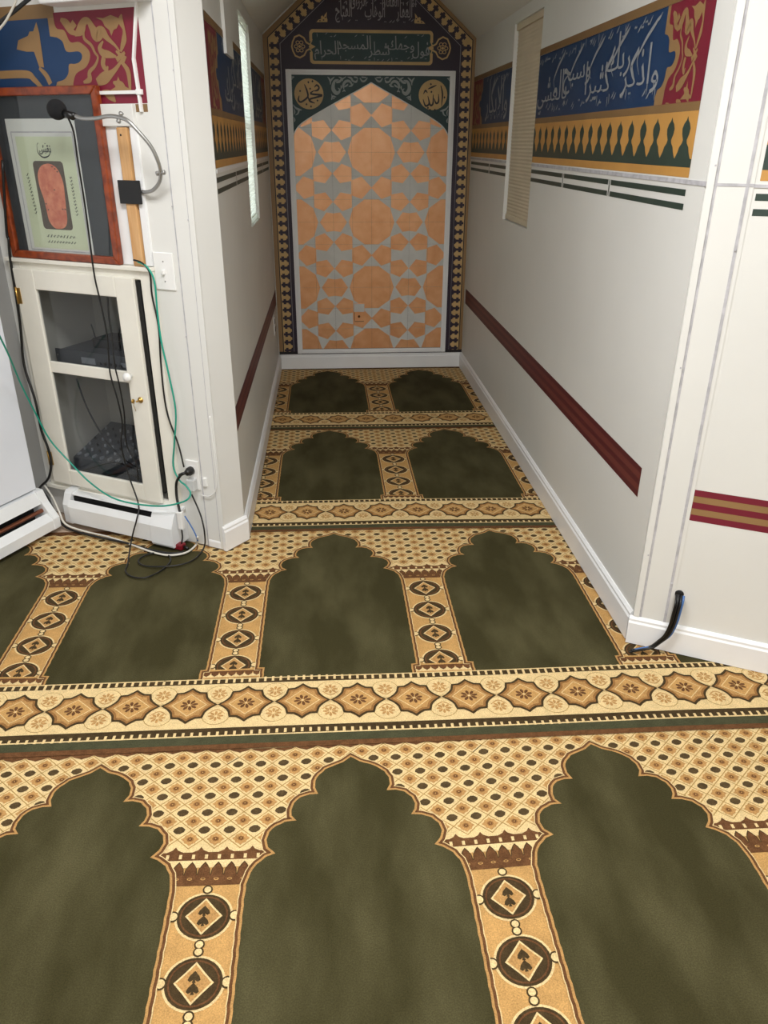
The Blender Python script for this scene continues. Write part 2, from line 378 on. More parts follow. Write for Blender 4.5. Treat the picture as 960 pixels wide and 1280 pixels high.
mb.add([tuple(p + Z*z) for z in (0, NZ) for p in (q0, q1, q2, q3)], [(3,2,1,0),(4,5,6,7),(0,1,5,4),(1,2,6,5),(2,3,7,6),(3,0,4,7)], 'niche_paint'); struct(mb, 'wall_jamb')
baseboard('baseboard_jamb', JB, -0.012, JL+.008)
bb = MB(OW); bb.prism([(h*0.3, z*0.3) for h, z in BP], -1.76, SA, 'trim_paint', 0); struct(bb, 'baseboard_front_left')

# ---- corner boards, batten seams, the joint line half way up
mb = MB(OW); mb.box((SC-0.002, 0, 0.10), (SC+0.016, 0.006, CEIL), 'wall_paint'); mb.box((SC+0.016, 0, 0.10), (SC+0.023, 0.003, CEIL), 'caulk')
mb.box((SC+0.018, 0, 0.10), (SC+0.110, 0.002, CEIL), 'wall_paint'); mb.box((0.004, 0, 0.10), (0.012, 0.0032, CEIL), 'caulk'); struct(mb, 'trim_1')
mb = MB(OW); mb.box((SA-0.020, 0, 0.0), (SA+0.002, 0.005, CEIL), 'wall_paint'); mb.box((SA-0.080, 0, 0.0), (SA-0.022, 0.0018, CEIL), 'wall_paint')
mb.box((SA-0.024, 0, 0.0), (SA-0.020, 0.0026, CEIL), 'caulk'); mb.box((SA-0.084, 0, 0.0), (SA-0.080, 0.003, CEIL), 'caulk'); struct(mb, 'trim_2')
mb = MB(OW); mb.box((SC+0.11, 0, 1.400), (2.3, 0.0025, 1.408), 'caulk'); mb.box((SC, 0, 1.402), (SC+0.11, 0.0035, 1.409), 'caulk'); struct(mb, 'trim_3')
mb = MB(RWp); mb.box((2.09, 0, 1.400), (WR[0], 0.002, 1.412), 'caulk'); mb.box((WR[1], 0, 1.400), (YB, 0.002, 1.412), 'caulk'); struct(mb, 'trim_4')
mb = MB(LWp); mb.box((2.93, 0, 1.400), (WL[0], 0.002, 1.412), 'trim_paint'); mb.box((WL[1], 0, 1.400), (YB, 0.002, 1.412), 'trim_paint'); struct(mb, 'trim_5')
mb = MB(LWp); mb.box((3.42, 0, 1.80), (3.66, 0.012, NZ), 'niche_paint'); struct(mb, 'trim_6')
mb = MB(OW)
for s_, z_ in ((SC+.012, 1.45), (SC+.012, .93), (SC+.012, .33), (0.008, 1.25), (0.008, .245), (SA-.082, 1.30), (SA-.022, 1.26), (SA-.022, 1.7), (SA-.082, .86)): mb.box((s_-.0022, 0, z_-.0022), (s_+.0022, .0068, z_+.0022), 'caulk')
mb.build('trim_7', kind='structure')

# ---- windows
def window(name, T, H, side):
    u0, u1, z0, z1 = H
    mb = MB(T); t = 0.018
    mb.box((u0, -0.10, z0), (u0+t, -0.03, z1), 'trim_paint'); mb.box((u1-t, -0.10, z0), (u1, -0.03, z1), 'trim_paint')
    mb.box((u0, -0.10, z0), (u1, -0.03, z0+t), 'trim_paint'); mb.box((u0, -0.10, z1-t), (u1, -0.03, z1), 'trim_paint')
    zm = (z0+z1)/2; mb.box((u0, -0.09, zm-.015), (u1, -0.05, zm+.015), 'trim_paint')
    w = struct(mb, name)
    g = MB(T); g.box((u0+t, -0.075, z0+t), (u1-t, -0.070, z1-t), 'pane_glass'); g.build('pane', w)
    return w
gm = mat('pane_glass', (240, 245, 245), 0.02, trans=1.0)
window('window_1', RWp, WR, 1); window('window_2', LWp, WL, -1)
def blind(T, H, m, name, label, d, z1=None):
    u0, u1, z0, zt = H; z1 = z1 or zt; c = (u0+u1)/2
    t = thing(name, T(c, -d, z0), label, 'blind')
    mb = MB(T); mb.box((u0+.004, -d-.016, z1-.03), (u1-.004, -d+.014, z1-.001), m); mb.build('headrail', t, bevel=.002)
    mb = MB(T); mb.box((u0+.006, -d-.010, z0+.004), (u1-.006, -d+.010, z0+.03), m); mb.build('bottom_rail', t, bevel=.002)
    n = int((z1-z0-.06)/.0165); zz = [z0+.03+(z1-.03-z0-.03)*i/(2*n) for i in range(2*n+1)]; mb = MB(T)
    for sgn, dd in ((1, .0055), (-1, -.0055)):
        vs = []
        for i, z in enumerate(zz): h = -d+(dd if i % 2 else dd*.45); vs += [(u0+.008, h, z), (u1-.008, h, z)]
        mb.add(vs, [(2*i, 2*i+1, 2*i+3, 2*i+2) for i in range(2*n)], m)
    mb.build('pleated_shade', t); return t
bt = mat('blind_translucent', (240, 240, 232), 0.8)
nt = bt.node_tree; tr = nt.nodes.new('ShaderNodeBsdfTranslucent'); tr.inputs[0].default_value = (0.92, 0.93, 0.86, 1)
mxs = nt.nodes.new('ShaderNodeMixShader'); mxs.inputs[0].default_value = 0.7
nt.links.new(nt.nodes['Principled BSDF'].outputs[0], mxs.inputs[1]); nt.links.new(tr.outputs[0], mxs.inputs[2]); nt.links.new(mxs.outputs[0], nt.nodes['Material Output'].inputs[0])
blind(RWp, WR, 'blind_tan', 'pleated_blind', 'beige pleated blind in the narrow window of the right niche wall', 0.022)
blind(LWp, WL, 'blind_translucent', 'pleated_blind', 'sunlit white pleated blind in the narrow window of the left niche wall', 0.020, WL[3]-0.0)

# ---- red and gold stripes, the green double lines, the friezes
def stripe(T, a, b, parent):
    A = Art()
    for i, m in enumerate((('art_red', 'art_goldtan')*2+('art_red',) if T is TO else ('art_redbrown2', 'art_redbrown')*2+('art_redbrown2',))): z0 = 0.470+0.0202*i; A.rect(a, z0, b, z0+0.0202, m, 0)
    return A.build('painted_stripe', T, parent, label='painted stripe of dark red and gold bands')
def bars(T, a, b, gaps, parent):
    A = Art()
    for z0 in (1.334, 1.370):
        e = sorted([a, b] + [g for q in gaps for g in (q-.014, q+.014)])
        for i in range(0, len(e), 2): A.rect(e[i], z0, e[i+1], z0+.0165, 'art_green', 0)
    for q in gaps:
        for sg in (-1, 1): A.stroke([(q+sg*.009, 1.387), (q+sg*.003, 1.374), (q+sg*.003, 1.348), (q+sg*.009, 1.334)], [.004, .004, .004, .004], 'art_green', 0, 3)
    return A.build('painted_lines', T, parent, label='pair of painted dark green lines')
ORN = {'cart':[(-2.388,1.889),(-2.185,1.873),(-2.187,1.809),(-2.159,1.805),(-2.137,1.792),(-2.126,1.764),(-2.079,1.763),(-2.065,1.755),(-2.066,1.743),(-2.08,1.732),(-2.1,1.728),(-2.124,1.727),(-2.133,1.701),(-2.155,1.684),(-2.185,1.678),(-2.19,1.671),(-2.448,1.676)],
 'edge':[(-2.16,1.872),(-2.156,1.832),(-2.123,1.823),(-2.105,1.79),(-2.068,1.789),(-2.035,1.767),(-2.032,1.744),(-2.055,1.717),(-2.099,1.7),(-2.118,1.672)],
 'a':[(-2.132,1.854),(-2.11,1.841),(-2.095,1.821),(-2.069,1.81)],
 'a2':[(-2.075,1.843),(-2.09,1.832),(-2.104,1.836)],
 'b':[(-2.082,1.808),(-2.055,1.822),(-2.038,1.842),(-2.019,1.845),(-2.005,1.824),(-1.993,1.805),(-1.97,1.814),(-1.95,1.795),(-1.923,1.774),(-1.908,1.757)],
 'c':[(-1.987,1.853),(-1.957,1.85),(-1.926,1.857),(-1.898,1.848),(-1.894,1.836),(-1.909,1.82),(-1.921,1.817),(-1.933,1.801),(-1.939,1.817),(-1.955,1.828),(-1.962,1.843)],
 'd':[(-1.883,1.857),(-1.889,1.839),(-1.881,1.815),(-1.884,1.791),(-1.895,1.771),(-1.904,1.756)],
 'e':[(-1.969,1.788),(-1.986,1.77),(-1.976,1.755),(-1.952,1.75),(-1.924,1.743)],
 'e2':[(-1.975,1.742),(-1.982,1.723),(-1.971,1.708),(-1.963,1.718)],
 'f':[(-2.043,1.819),(-2.044,1.797),(-2.02,1.779),(-2.009,1.758),(-1.999,1.743),(-2.016,1.72),(-2.042,1.703),(-2.046,1.682),(-2.073,1.674)],
 'g':[(-1.899,1.738),(-1.922,1.717),(-1.949,1.699),(-1.983,1.685),(-2.016,1.673)],
 'h':[(-1.905,1.727),(-1.884,1.7),(-1.885,1.647)],
 'i':[(-1.927,1.688),(-1.918,1.666),(-1.885,1.651),(-1.879,1.647),(-1.971,1.647),(-1.944,1.658)],
 'x1':[(-1.923,1.759),(-1.889,1.733)],
 'x2':[(-1.888,1.754),(-1.925,1.734)],
 'leaf':[(-2.235,1.852),(-2.23,1.82),(-2.233,1.721),(-2.254,1.724),(-2.266,1.768),(-2.299,1.769),(-2.341,1.777),(-2.327,1.803),(-2.281,1.814),(-2.271,1.826),(-2.255,1.826)],
 'sc':[(-2.44,1.704),(-2.316,1.703),(-2.286,1.687),(-2.256,1.66)],
 'sc2':[(-2.255,1.72),(-2.23,1.699),(-2.216,1.672)]}
def ornament(fn):
    """gold vines on the red ground and the stepped blue cartouche end; fn maps the traced wall points"""
    A = Art(); q = lambda k: [fn(*p) for p in ORN[k]]; sc = abs(fn(1, 1.7)[0]-fn(0, 1.7)[0]); w = lambda *a: [x*.00072*sc for x in a]
    G = 'art_goldtan'
    A.poly(q('cart')[1:3] + smooth(q('cart')[3:-1], 4) + [fn(-2.22, 1.64), fn(-2.22, 1.873)], 'art_blue', 3)
    e = [fn(-2.160, 1.875)] + smooth(q('edge'), 4) + [fn(-2.13, 1.600)]
    A.poly(e + [fn(-2.200, 1.600), fn(-2.200, 1.875)], G, 2)
    for k, ws in (('a', (14, 38, 30, 10)), ('a2', (30, 26, 8)), ('b', (10, 44, 34, 26, 36, 52, 44, 24, 12, 10)), ('d', (6, 28, 14, 26, 20, 8)), ('e', (8, 22, 32, 28, 8)), ('e2', (22, 24, 18, 8)),
                  ('f', (10, 14, 14, 12, 10, 14, 18, 26, 10)), ('g', (10, 16, 26, 50, 30)), ('h', (14, 24, 12)), ('x1', (8, 30)), ('x2', (12, 22))):
        A.stroke(q(k), w(*ws), G, 4)
    for k in ('c', 'i'): A.poly(q(k), G, 4)
    for dx, dz in ((.0, 1.66), (-.05, 1.635), (-.14, 1.63)): A.stroke([fn(-1.90+dx, dz-.02), fn(-1.92+dx, dz), fn(-1.95+dx, dz+.012)], w(8, 40, 10), G, 4)
    return A
def frieze(T, a, b, parent, left_end=None, right_end=None, skip=None, words=()):
    """bands from the orange base line to the brown top line; a..b in the wall's own left-to-right coordinate"""
    A = Art()
    A.rect(a, 1.416, b, 1.441, 'art_gold', 0); A.rect(a, 1.441, b, 1.578, 'art_gold', 0); A.rect(a, 1.441, b, 1.462, 'art_green', 1)
    A.rect(a, 1.578, b, 1.600, 'art_brown', 1); A.rect(a, 1.848, b, 1.874, 'art_brown', 5); A.rect(a, 1.600, b, 1.848, 'art_blue', 0)
    p = 0.1035; n = int((b-a)/p)+2; x = b-0.06 if right_end else a+0.02
    sgn = -1 if right_end else 1
    for i in range(n):
        c = x+sgn*i*p
        if c < a-.03 or c > b+.03: continue
        L1 = [(c-.052, 1.460), (c-.036, 1.478), (c-.030, 1.490), (c-.016, 1.500), (c-.012, 1.508), (c-.022, 1.522), (c-.026, 1.536), (c-.018, 1.548), (c-.006, 1.556), (c, 1.566)]
        A.poly(L1 + [(2*c-u, z) for u, z in L1[::-1]][1:], 'art_green', 2)
    if right_end:
        A.rect(right_end-0.30, 1.600, b, 1.848, 'art_red', 1); A += ornament(lambda s, z: (right_end+(s+1.82)*.80, 1.600+(z-1.64)*(0.250/0.235)) ).clip(y0=1.6005, y1=1.8475)
    if left_end:
        A.rect(a, 1.600, left_end+0.30, 1.848, 'art_red', 1); A += ornament(lambda s, z: (left_end-(s+1.82)*.80, 1.600+(z-1.64)*(0.250/0.235)) ).clip(y0=1.6005, y1=1.8475)
    A = A.clip(a, b, 1.40, 1.8745); parts = [A] if not skip else [A.clip(a, skip[0]), A.clip(skip[1], b)]
    B = Art()
    for q in parts: B += q
    o = B.build('painted_frieze', T, parent, label='painted frieze of blue, red, gold and green bands')
    Lt = Art()
    for s, u0, u1 in words:
        letters(Lt, s, u0, u1, 1.612, 1.828, 'art_letter', 6, off=0.004, jig=0.75, gap=-0.42, tall=2.6, low=1.5, lean=.06); marks(Lt, u0, u1, 1.822, 1.636, int((u1-u0)*56), .024, 'art_letter', 6)
        for i in range(int((u1-u0)*4)):
            x = u1-.16-.24*i; Lt.stroke([(x, 1.690+.01*(i % 3)), (x-.03, 1.735), (x+.02, 1.780), (x+.085, 1.815), (x+.115, 1.832)], [.002, .006, .012, .012, .002], 'art_letter', 6)
    if words: Lt.build('lettering', T, o)
    return o
TR = lambda u, v, h: RWp(-u, h, v); TL = lambda u, v, h: LWp(u, h, v); TO = lambda u, v, h: OW(u, h, v); TB = lambda u, v, h: BWp(u, h, v)
stripe(TR, -5.53, -2.205, wall_nr); stripe(TL, 2.915, 5.56, wall_nl); stripe(TO, 0.023, 2.29, wall_or)
bars(TR, -WR[0]+.001, -2.208, [-3.393, -2.825], wall_nr); bars(TR, -5.56, -WR[1]-.001, [-4.945], wall_nr)
bars(TL, 2.915, WL[0]-.001, [3.55], wall_nl); bars(TL, WL[1]+.001, 5.56, [5.05], wall_nl); bars(TO, 0.031, 2.29, [0.6, 1.2, 1.8], wall_or)
frieze(TR, -5.585, -2.204, wall_nr, left_end=-5.56, right_end=-2.215, skip=(-WR[1], -WR[0]), words=[('واذكر ربك كثيرا وسبح بالعشي', -3.91, -2.51), ('والابكار', -5.15, -4.55)])
frieze(TL, 2.912, 5.585, wall_nl, left_end=2.925, right_end=5.56, skip=(WL[0], WL[1]), words=[('واذكر ربك', 3.35, 4.05), ('كثيرا', 4.68, 5.2)])
frieze(TO, 0.034, 2.29, wall_or, left_end=0.045)

# outer wall, left: the close-up frieze, cut short by the cabinet's picture
A = Art(); G = 'art_goldtan'
A.rect(-2.74, 1.61, -1.822, 1.874, 'art_red', 0); A.rect(-2.74, 1.62, -2.20, 1.860, 'art_blue', 1); A.rect(-2.74, 1.874, -2.155, 1.900, 'art_brown', 1); A.rect(-2.74, 1.860, -2.16, 1.876, 'art_brown', 4)
A += ornament(lambda s, z: (s, z))
q = lambda k: ORN[k]
A.poly(q('leaf'), G, 5); A.stroke(q('sc'), [.024, .024, .020, .014], G, 5); A.stroke(q('sc2'), [.010, .018, .018], G, 5); A.line(ellipse(-2.251, 1.684, .006, .007, 12), .0018, 'art_blue', 6, closed=True)
A.rect(-1.872, 1.585, -1.824, 1.608, 'art_brown', 0)
A.build('painted_frieze', TO, wall_ol, label='painted frieze of blue cartouche and red ground with gold vines')
A = Art()
A.rect(-2.03, 1.608, -1.874, 1.6088, 'art_red', 0)

# ================================================================== carpet
def arch_half(): # right half of the scalloped arch, from the tip down
    p = [(0, 0), (.022, -.017), (.045, -.028), (.068, -.040), (.086, -.058), (.096, -.080), (.097, -.103), (.088, -.124)]
    p += [(.110, -.124), (.132, -.132), (.149, -.150), (.155, -.172), (.153, -.190), (.142, -.207)]
    p += [(.168, -.208), (.190, -.219), (.206, -.238), (.211, -.260), (.205, -.281), (.188, -.301)]
    p += [(.208, -.309), (.228, -.326), (.241, -.350), (.248, -.380), (.2495, -.42), (.2495, -.50), (.2495, -.60), (.2495, -.70), (.2495, -.80), (.2495, -.917), (.2325, -.918), (.2325, -.968)]
    return p
PM = 0.665
def module(full=True):
    A = Art(); h = PM/2
    A.rect(-h, -.968, h, .055, 'wool_tan', 0); A.rect(-h, -.290, h, .055, 'wool_cream', 1)
    px, py = PM/11, 0.0545
    # lattice: thin diagonal lines, dark lozenges, and gold flowers between them
    for j in range(-1, 7):
        for i in range(-6, 5):
            for st in (0, 1):
                x = (i+.5 + (0 if st == 0 else .5))*px + h; y = -.004-(j+(0 if st == 0 else .5))*py
                x = (x+h) % PM - h
                if y < -.285 or y > .046 or (st == 0 and y < -.262): continue
                if abs(x) < .18 and any(abs(x)+.035 < b[0] and y+.03 < b[1] for b in ((.088, -.05), (.142, -.14), (.188, -.22))): continue
                if st == 0:
                    A.poly([(x-.0145, y-.003), (x-.006, y-.0105), (x+.003, y-.0110), (x+.0120, y-.005), (x+.0145, y+.003), (x+.006, y+.0105), (x-.003, y+.0110), (x-.0120, y+.005)], 'wool_lozenge', 3)
                else:
                    A.poly([(x+r_*math.cos(a_), y+.93*r_*math.sin(a_)) for k_ in range(4) for a_, r_ in ((k_*PI/2, .0215), (k_*PI/2+.36, .0160), (k_*PI/2+PI/4, .0175), (k_*PI/2+PI/2-.36, .0160))], 'wool_gold', 3)
                    A.poly(ellipse(x, y, .0085, .0075, 8), 'wool_line2', 4); A.poly(ellipse(x, y, .0055, .005, 6), 'wool_brown', 5); A.poly(ellipse(x, y, .0022, .002, 5), 'wool_tan', 6)
                A.line([(x-px/2, y), (x, y+py/2), (x+px/2, y)], .0024, 'wool_line', 2); 
                A.line([(x-px/2, y), (x, y-py/2), (x+px/2, y)], .0024, 'wool_line', 2)
    # fringe under the dark strip of the row above
    A.rect(-h, .053, h, .080, 'wool_brown', 6)
    for i in range(11):
        x = -h+(i+.5)*px; A.poly([(x-px/2, .0535), (x-px*.34, .047), (x-px*.1, .0425), (x, .039), (x+px*.1, .0425), (x+px*.34, .047), (x+px/2, .0535)], 'wool_brown', 6)
    for i in range(22): x = -h+(i+.5)*px/2; A.poly(ellipse(x, .060, .005, .0035, 6), 'wool_dark', 7)
    # capital
    for sg in (-1, 1):
        a, b = sorted((sg*.19, sg*h))
        A.rect(a, -.310, b, -.287, 'wool_brown', 3); A.rect(a, -.330, b, -.310, 'wool_cream', 3); A.rect(a, -.378, b, -.348, 'wool_brown', 3)
        for i in range(4):
            x = sg*(h-.015-.030*i)
            A.rect(x-.0035, -.306, x+.0035, -.294, 'wool_cream', 4)
            A.poly([(x-.0145, -.350), (x-.0125, -.334), (x-.007, -.323), (x, -.314), (x+.007, -.323), (x+.0125, -.334), (x+.0145, -.350)], 'wool_brown', 4)
            A.line([(x-.0142, -.350), (x-.012, -.334), (x, -.316), (x+.012, -.334), (x+.0142, -.350)], .0018, 'wool_dark', 5)
            A.poly(ellipse(x, -.361, .006, .0035, 8), 'wool_tan', 4); A.poly(ellipse(x, -.361, .004, .002, 6), 'wool_brown', 5)
        for i in range(2): x = sg*(h-.03-.06*i); A.poly([(x-.020, -.288), (x-.006, -.281), (x, -.272), (x+.006, -.281), (x+.020, -.288)], 'wool_brown', 4)
    # column medallions
    for k in range(4):
        cy = -.455-.1475*k
        for cx in (h,):
            A.poly(ellipse(cx, cy, .0625, .0585, 28), 'wool_cream', 3); A.poly(ellipse(cx, cy, .0575, .0535, 28), 'wool_dark', 4)
            A.line(ellipse(cx, cy, .050, .0465, 24), .0035, 'wool_brown', 5, closed=True)
            D = [(cx-.040, cy), (cx-.014, cy+.022), (cx, cy+.044), (cx+.014, cy+.022), (cx+.040, cy), (cx+.014, cy-.022), (cx, cy-.044), (cx-.014, cy-.022)]
            D = [(cx-.040, cy), (cx-.02, cy+.021), (cx, cy+.044), (cx+.02, cy+.021), (cx+.040, cy), (cx+.02, cy-.021), (cx, cy-.044), (cx-.02, cy-.021)]
            A.poly(D, 'wool_cream', 6); A.poly([(cx+(x-cx)*.87, cy+(y-cy)*.87) for x, y in D], 'wool_gold', 7)
            for oy in (.012, -.012):
                y = cy+oy
                A.poly([(cx, y+.013), (cx+.010, y+.002), (cx+.013, y-.006), (cx+.008, y-.010), (cx+.002, y-.006), (cx+.004, y-.012), (cx-.004, y-.012), (cx-.002, y-.006), (cx-.008, y-.010), (cx-.013, y-.006), (cx-.010, y+.002)], 'wool_dark', 8)
            for dx, dy, r in ((-.066, 0, .0095), (.066, 0, .0095), (0, .0655, .0078), (0, -.0655, .0078)):
                A.poly(ellipse(cx+dx, cy+dy, r+.0035, r+.0035, 12), 'wool_dark', 6); A.poly(ellipse(cx+dx, cy+dy, r, r, 12), 'wool_cream', 7)
    # column foot
    for cx in (h,):
        A.rect(cx-.100, -.962, cx+.100, -.918, 'wool_tan', 9); A.rect(cx-.093, -.957, cx+.093, -.940, 'wool_cream', 10); A.rect(cx-.093, -.934, cx+.093, -.926, 'wool_brown', 10)
        for i in range(7):
            x = cx-.078+.026*i; A.rect(x-.010, -.936, x+.010, -.930, 'wool_brown', 11)
            A.poly([(x-.012, -.934), (x+.012, -.934), (x+.010, -.944), (x, -.953), (x-.010, -.944)], 'wool_brown', 11)
    # the green field and its double outline
    H = arch_half(); full_ = [(-x, y) for x, y in H[::-1]] + H[1:]
    def wob(p, i): return (p[0]+.0008*math.sin(i*2.1), p[1]+.0008*math.sin(i*1.3+1))
    fine = []
    for i in range(len(full_)-1):
        a, b = full_[i], full_[i+1]; n = max(1, int(math.hypot(b[0]-a[0], b[1]-a[1])/.012))
        for k in range(n): fine.append((a[0]+(b[0]-a[0])*k/n, a[1]+(b[1]-a[1])*k/n))
    fine.append(full_[-1]); fine = [wob(p, i) for i, p in enumerate(fine)]
    A.poly(fine, 'wool_green', 13); A.line(fine, .0055, 'wool_gold', 14, d=.0025); A.line(fine, .0065, 'wool_brown', 12, d=.0085); A.line(fine, .003, 'wool_cream', 11, d=.0125)
    # border
    y0, y1 = -.968, -1.190
    A.rect(-h, -1.240, h, y0, 'wool_dark', 12); A.rect(-h, y1, h, -.992, 'wool_cream', 15)
    A.rect(-h, -.9705, h, -.9660, 'wool_cream', 16)
    A.rect(-h, -1.2255, h, -1.2205, 'wool_cream', 16)
    for i in range(28):
        x = -h+(i+.5)*PM/28; A.rect(x-.0038, -.988, x+.0038, -.966, 'wool_cream', 16); A.rect(x-.0038, -1.2225, x+.0038, -1.206, 'wool_cream', 16)
    A.rect(-h, -1.257, h, -1.2255, 'wool_strip', 15)
    yc = -1.0885; pw = PM/4
    for i in range(4):
        cx = -h+.0575+i*pw
        def half(hw, hh):
            out = [(0, hh), (hw*.14, hh*.86), (hw*.30, hh*.74), (hw*.54, hh*.72)]
            for t in range(7):
                a = PI*(0.98-0.06*t)+t*.0; u = t/6; out.append((hw*(.56+.10*math.sin(u*PI/2)+.34*u**1.6), hh*(.66-.66*u**.62)))
            return out
        def star(hw, hh):
            q1 = half(hw, hh); return [(cx+x, yc+y) for x, y in q1] + [(cx+x, yc-y) for x, y in q1[::-1]][1:] + [(cx-x, yc-y) for x, y in q1][1:] + [(cx-x, yc+y) for x, y in q1[::-1]][1:-1]
        for sx in (-1, 1):
            for sy in (-1, 1):
                if sx == -1 and i > 0: continue
                mx_, my_ = cx+sx*pw/2, yc+sy*.046
                if sx == 1 and i == 3: continue
                pass
        for sy in (-1, 1):
            mx_, my_ = cx+pw/2, yc+sy*.047
            if mx_ > h: mx_ -= PM
            A.poly(ellipse(mx_, my_, .041, .041, 20), 'wool_line', 16); A.poly(ellipse(mx_, my_, .039, .039, 20), 'wool_cream', 17)
            for t in range(8): a = t*PI/4; A.poly([(mx_+.014*math.cos(a)+u*math.cos(a)-v*math.sin(a), my_+sy*.004+.013*math.sin(a)+u*math.sin(a)+v*math.cos(a)) for u, v in ((-.009, -.001), (0, -.0045), (.008, -.0025), (.008, .0025), (0, .0045), (-.009, .001))], 'wool_gold', 18)
            A.stroke([(mx_-.024, my_-sy*.006), (mx_-.012, my_-sy*.018), (mx_, my_-sy*.024), (mx_+.012, my_-sy*.018), (mx_+.024, my_-sy*.006)], [.002, .004, .004, .004, .002], 'wool_gold', 18, 2)
        A.poly(star(.0835, .081), 'wool_dark', 19); A.poly(star(.0740, .0705), 'wool_line2', 20); A.poly(star(.064, .061), 'wool_gold', 20.8)
        D = [(cx-.052, yc), (cx, yc+.050), (cx+.052, yc), (cx, yc-.050)]
        A.poly(D, 'wool_cream', 21); A.poly([(cx+(x-cx)*.93, yc+(y-yc)*.93) for x, y in D], 'wool_tan', 22)
        for t in range(8): a = t*PI/4+.2; A.poly([(cx+.0165*math.cos(a)+u*math.cos(a)-v*math.sin(a), yc+.0145*math.sin(a)+u*math.sin(a)+v*math.cos(a)) for u, v in ((-.010, -.001), (0, -.0052), (.009, -.003), (.009, .003), (0, .0052), (-.010, .001))], 'wool_brown', 23)
        A.poly(ellipse(cx, yc, .004, .004, 6), 'wool_cream', 24)
    A.rect(-h, -1.276, h, -1.256, 'wool_brown', 14)
    return A
MOD = module()
ROWS = [(1.607, .0335, 0.0), (2.931, .006, -.012), (4.240, -.002, -.028), (5.528, -.003, -.016), (.281, .03, 0), (-1.045, .03, 0), (-2.371, .03, 0)]
ORD = ['third from the mihrab, crossing the wide opening', 'second'] 
LABS = ['nearest patterned prayer carpet row, its three large green arches filling the bottom of the view',
        'prayer carpet row before the niche opening, a loose black cable lying on it',
        'prayer carpet row in the middle of the niche floor, two green arches between white baseboards',
        'farthest prayer carpet row, ending at the white baseboard below the gold tiled mihrab',
        'prayer carpet row under the viewer, just below the nearest arches', 'prayer carpet row behind the viewer', 'last prayer carpet row at the rear wall of the room']
def carpet(k, row):
    tip, x0, rot = row
    mats = []; V = []; Fc = []; M_ = []
    n0, n1 = (-5, 5) if tip < 3 else (-1, 2)
    T0 = .0005
    for i in range(n0, n1+1):
        for p, m, l in MOD.p:
            if m not in mats: mats.append(m)
            b = len(V); 
            for x, y in p:
                X = x+i*PM; Y = y; wv = .0035*math.sin(X*5.1+tip*3)+.002*math.sin(X*13+tip)
                V.append((x0+X, tip+Y+wv+rot*X, -.0065+l*.00026))
            Fc.append(list(range(b, b+len(p)))); M_.append(mats.index(m))
    def mk(planes):
        me = bpy.data.meshes.new('c'); me.from_pydata(V, [], Fc); me.polygons.foreach_set('material_index', M_)
        bm = bmesh.new(); bm.from_mesh(me); bpy.data.meshes.remove(me)
        for co, no in planes:
            bmesh.ops.bisect_plane(bm, geom=bm.verts[:]+bm.edges[:]+bm.faces[:], dist=1e-6, plane_co=co, plane_no=no, clear_outer=True)
        return bm
    bms = []
    inner = [(OW(0, 0, 0), N), (OW(-2.6, 0, 0), -W), (OW(2.3, 0, 0), W), (OW(0, 4.6, 0), -N)]
    y_hi = tip+.10; y_lo = tip-1.28
    if tip < 4: bms.append(mk(inner))
    if tip > 2: bms.append(mk([(OW(0, 0, 0), -N), ((0, YB, 0), (0, 1, 0)), ((XL0-.08, 2.905, 0), (-LD.y, LD.x, 0)), ((XR, 0, 0), (1, 0, 0))]))
    me = bpy.data.meshes.new('prayer_carpet'); out = bmesh.new()
    for b in bms:
        t = bpy.data.meshes.new('t'); b.to_mesh(t); b.free(); out.from_mesh(t); bpy.data.meshes.remove(t)
    out.to_mesh(me); out.free()
    for m in mats: me.materials.append(MATS[m])
    o = bpy.data.objects.new('prayer_carpet', me); C.objects.link(o)
    tagit(o, LABS[k], 'carpet', 'prayer carpet rows')
for k, r_ in enumerate(ROWS): carpet(k, r_)
# ================================================================== the mihrab
mih = thing('mihrab_panel', (0.32, YB-.01, 0.107), 'painted mihrab panel with gold star tiles and dark inscribed border at the niche end', 'mihrab')
CX = 0.3235; gx = lambda x: 2*CX-x
B0, B1, K = -0.346, 0.107, 0.83         # outer left edge, bottom, slope of the chamfer
def chain(d, top=TOP-.004):             # left side of an outline running d inside the outer edge
    x = B0+d; zk = 2.090-d*(math.sqrt(1+K*K)-K)*0.9; return [(x, B1), (x, zk), (x+(top-zk)/K, top)]
def outline(d): L_ = chain(d); return L_ + [(gx(x), z) for x, z in L_[::-1]]
mb = MB(BWp); P0 = outline(0); n = len(P0)
mb.add([(x, 0.0, z) for x, z in P0]+[(x, 0.009, z) for x, z in P0], [tuple(range(n)), tuple(range(n, 2*n))]+[(i, (i+1) % n, n+(i+1) % n, n+i) for i in range(n)], 'art_goldtan')
mb.build('backboard', mih)
A = Art()
A.poly(outline(0.002), 'art_goldtan', 0); A.poly(outline(.028), 'art_black', 1); A.poly(outline(.034), 'art_cream', 2); A.poly(outline(.082), 'art_purple', 3)
A.line(chain(.106), .003, 'art_silver', 5); A.line([(gx(x), z) for x, z in chain(.106)], .003, 'art_silver', 5)
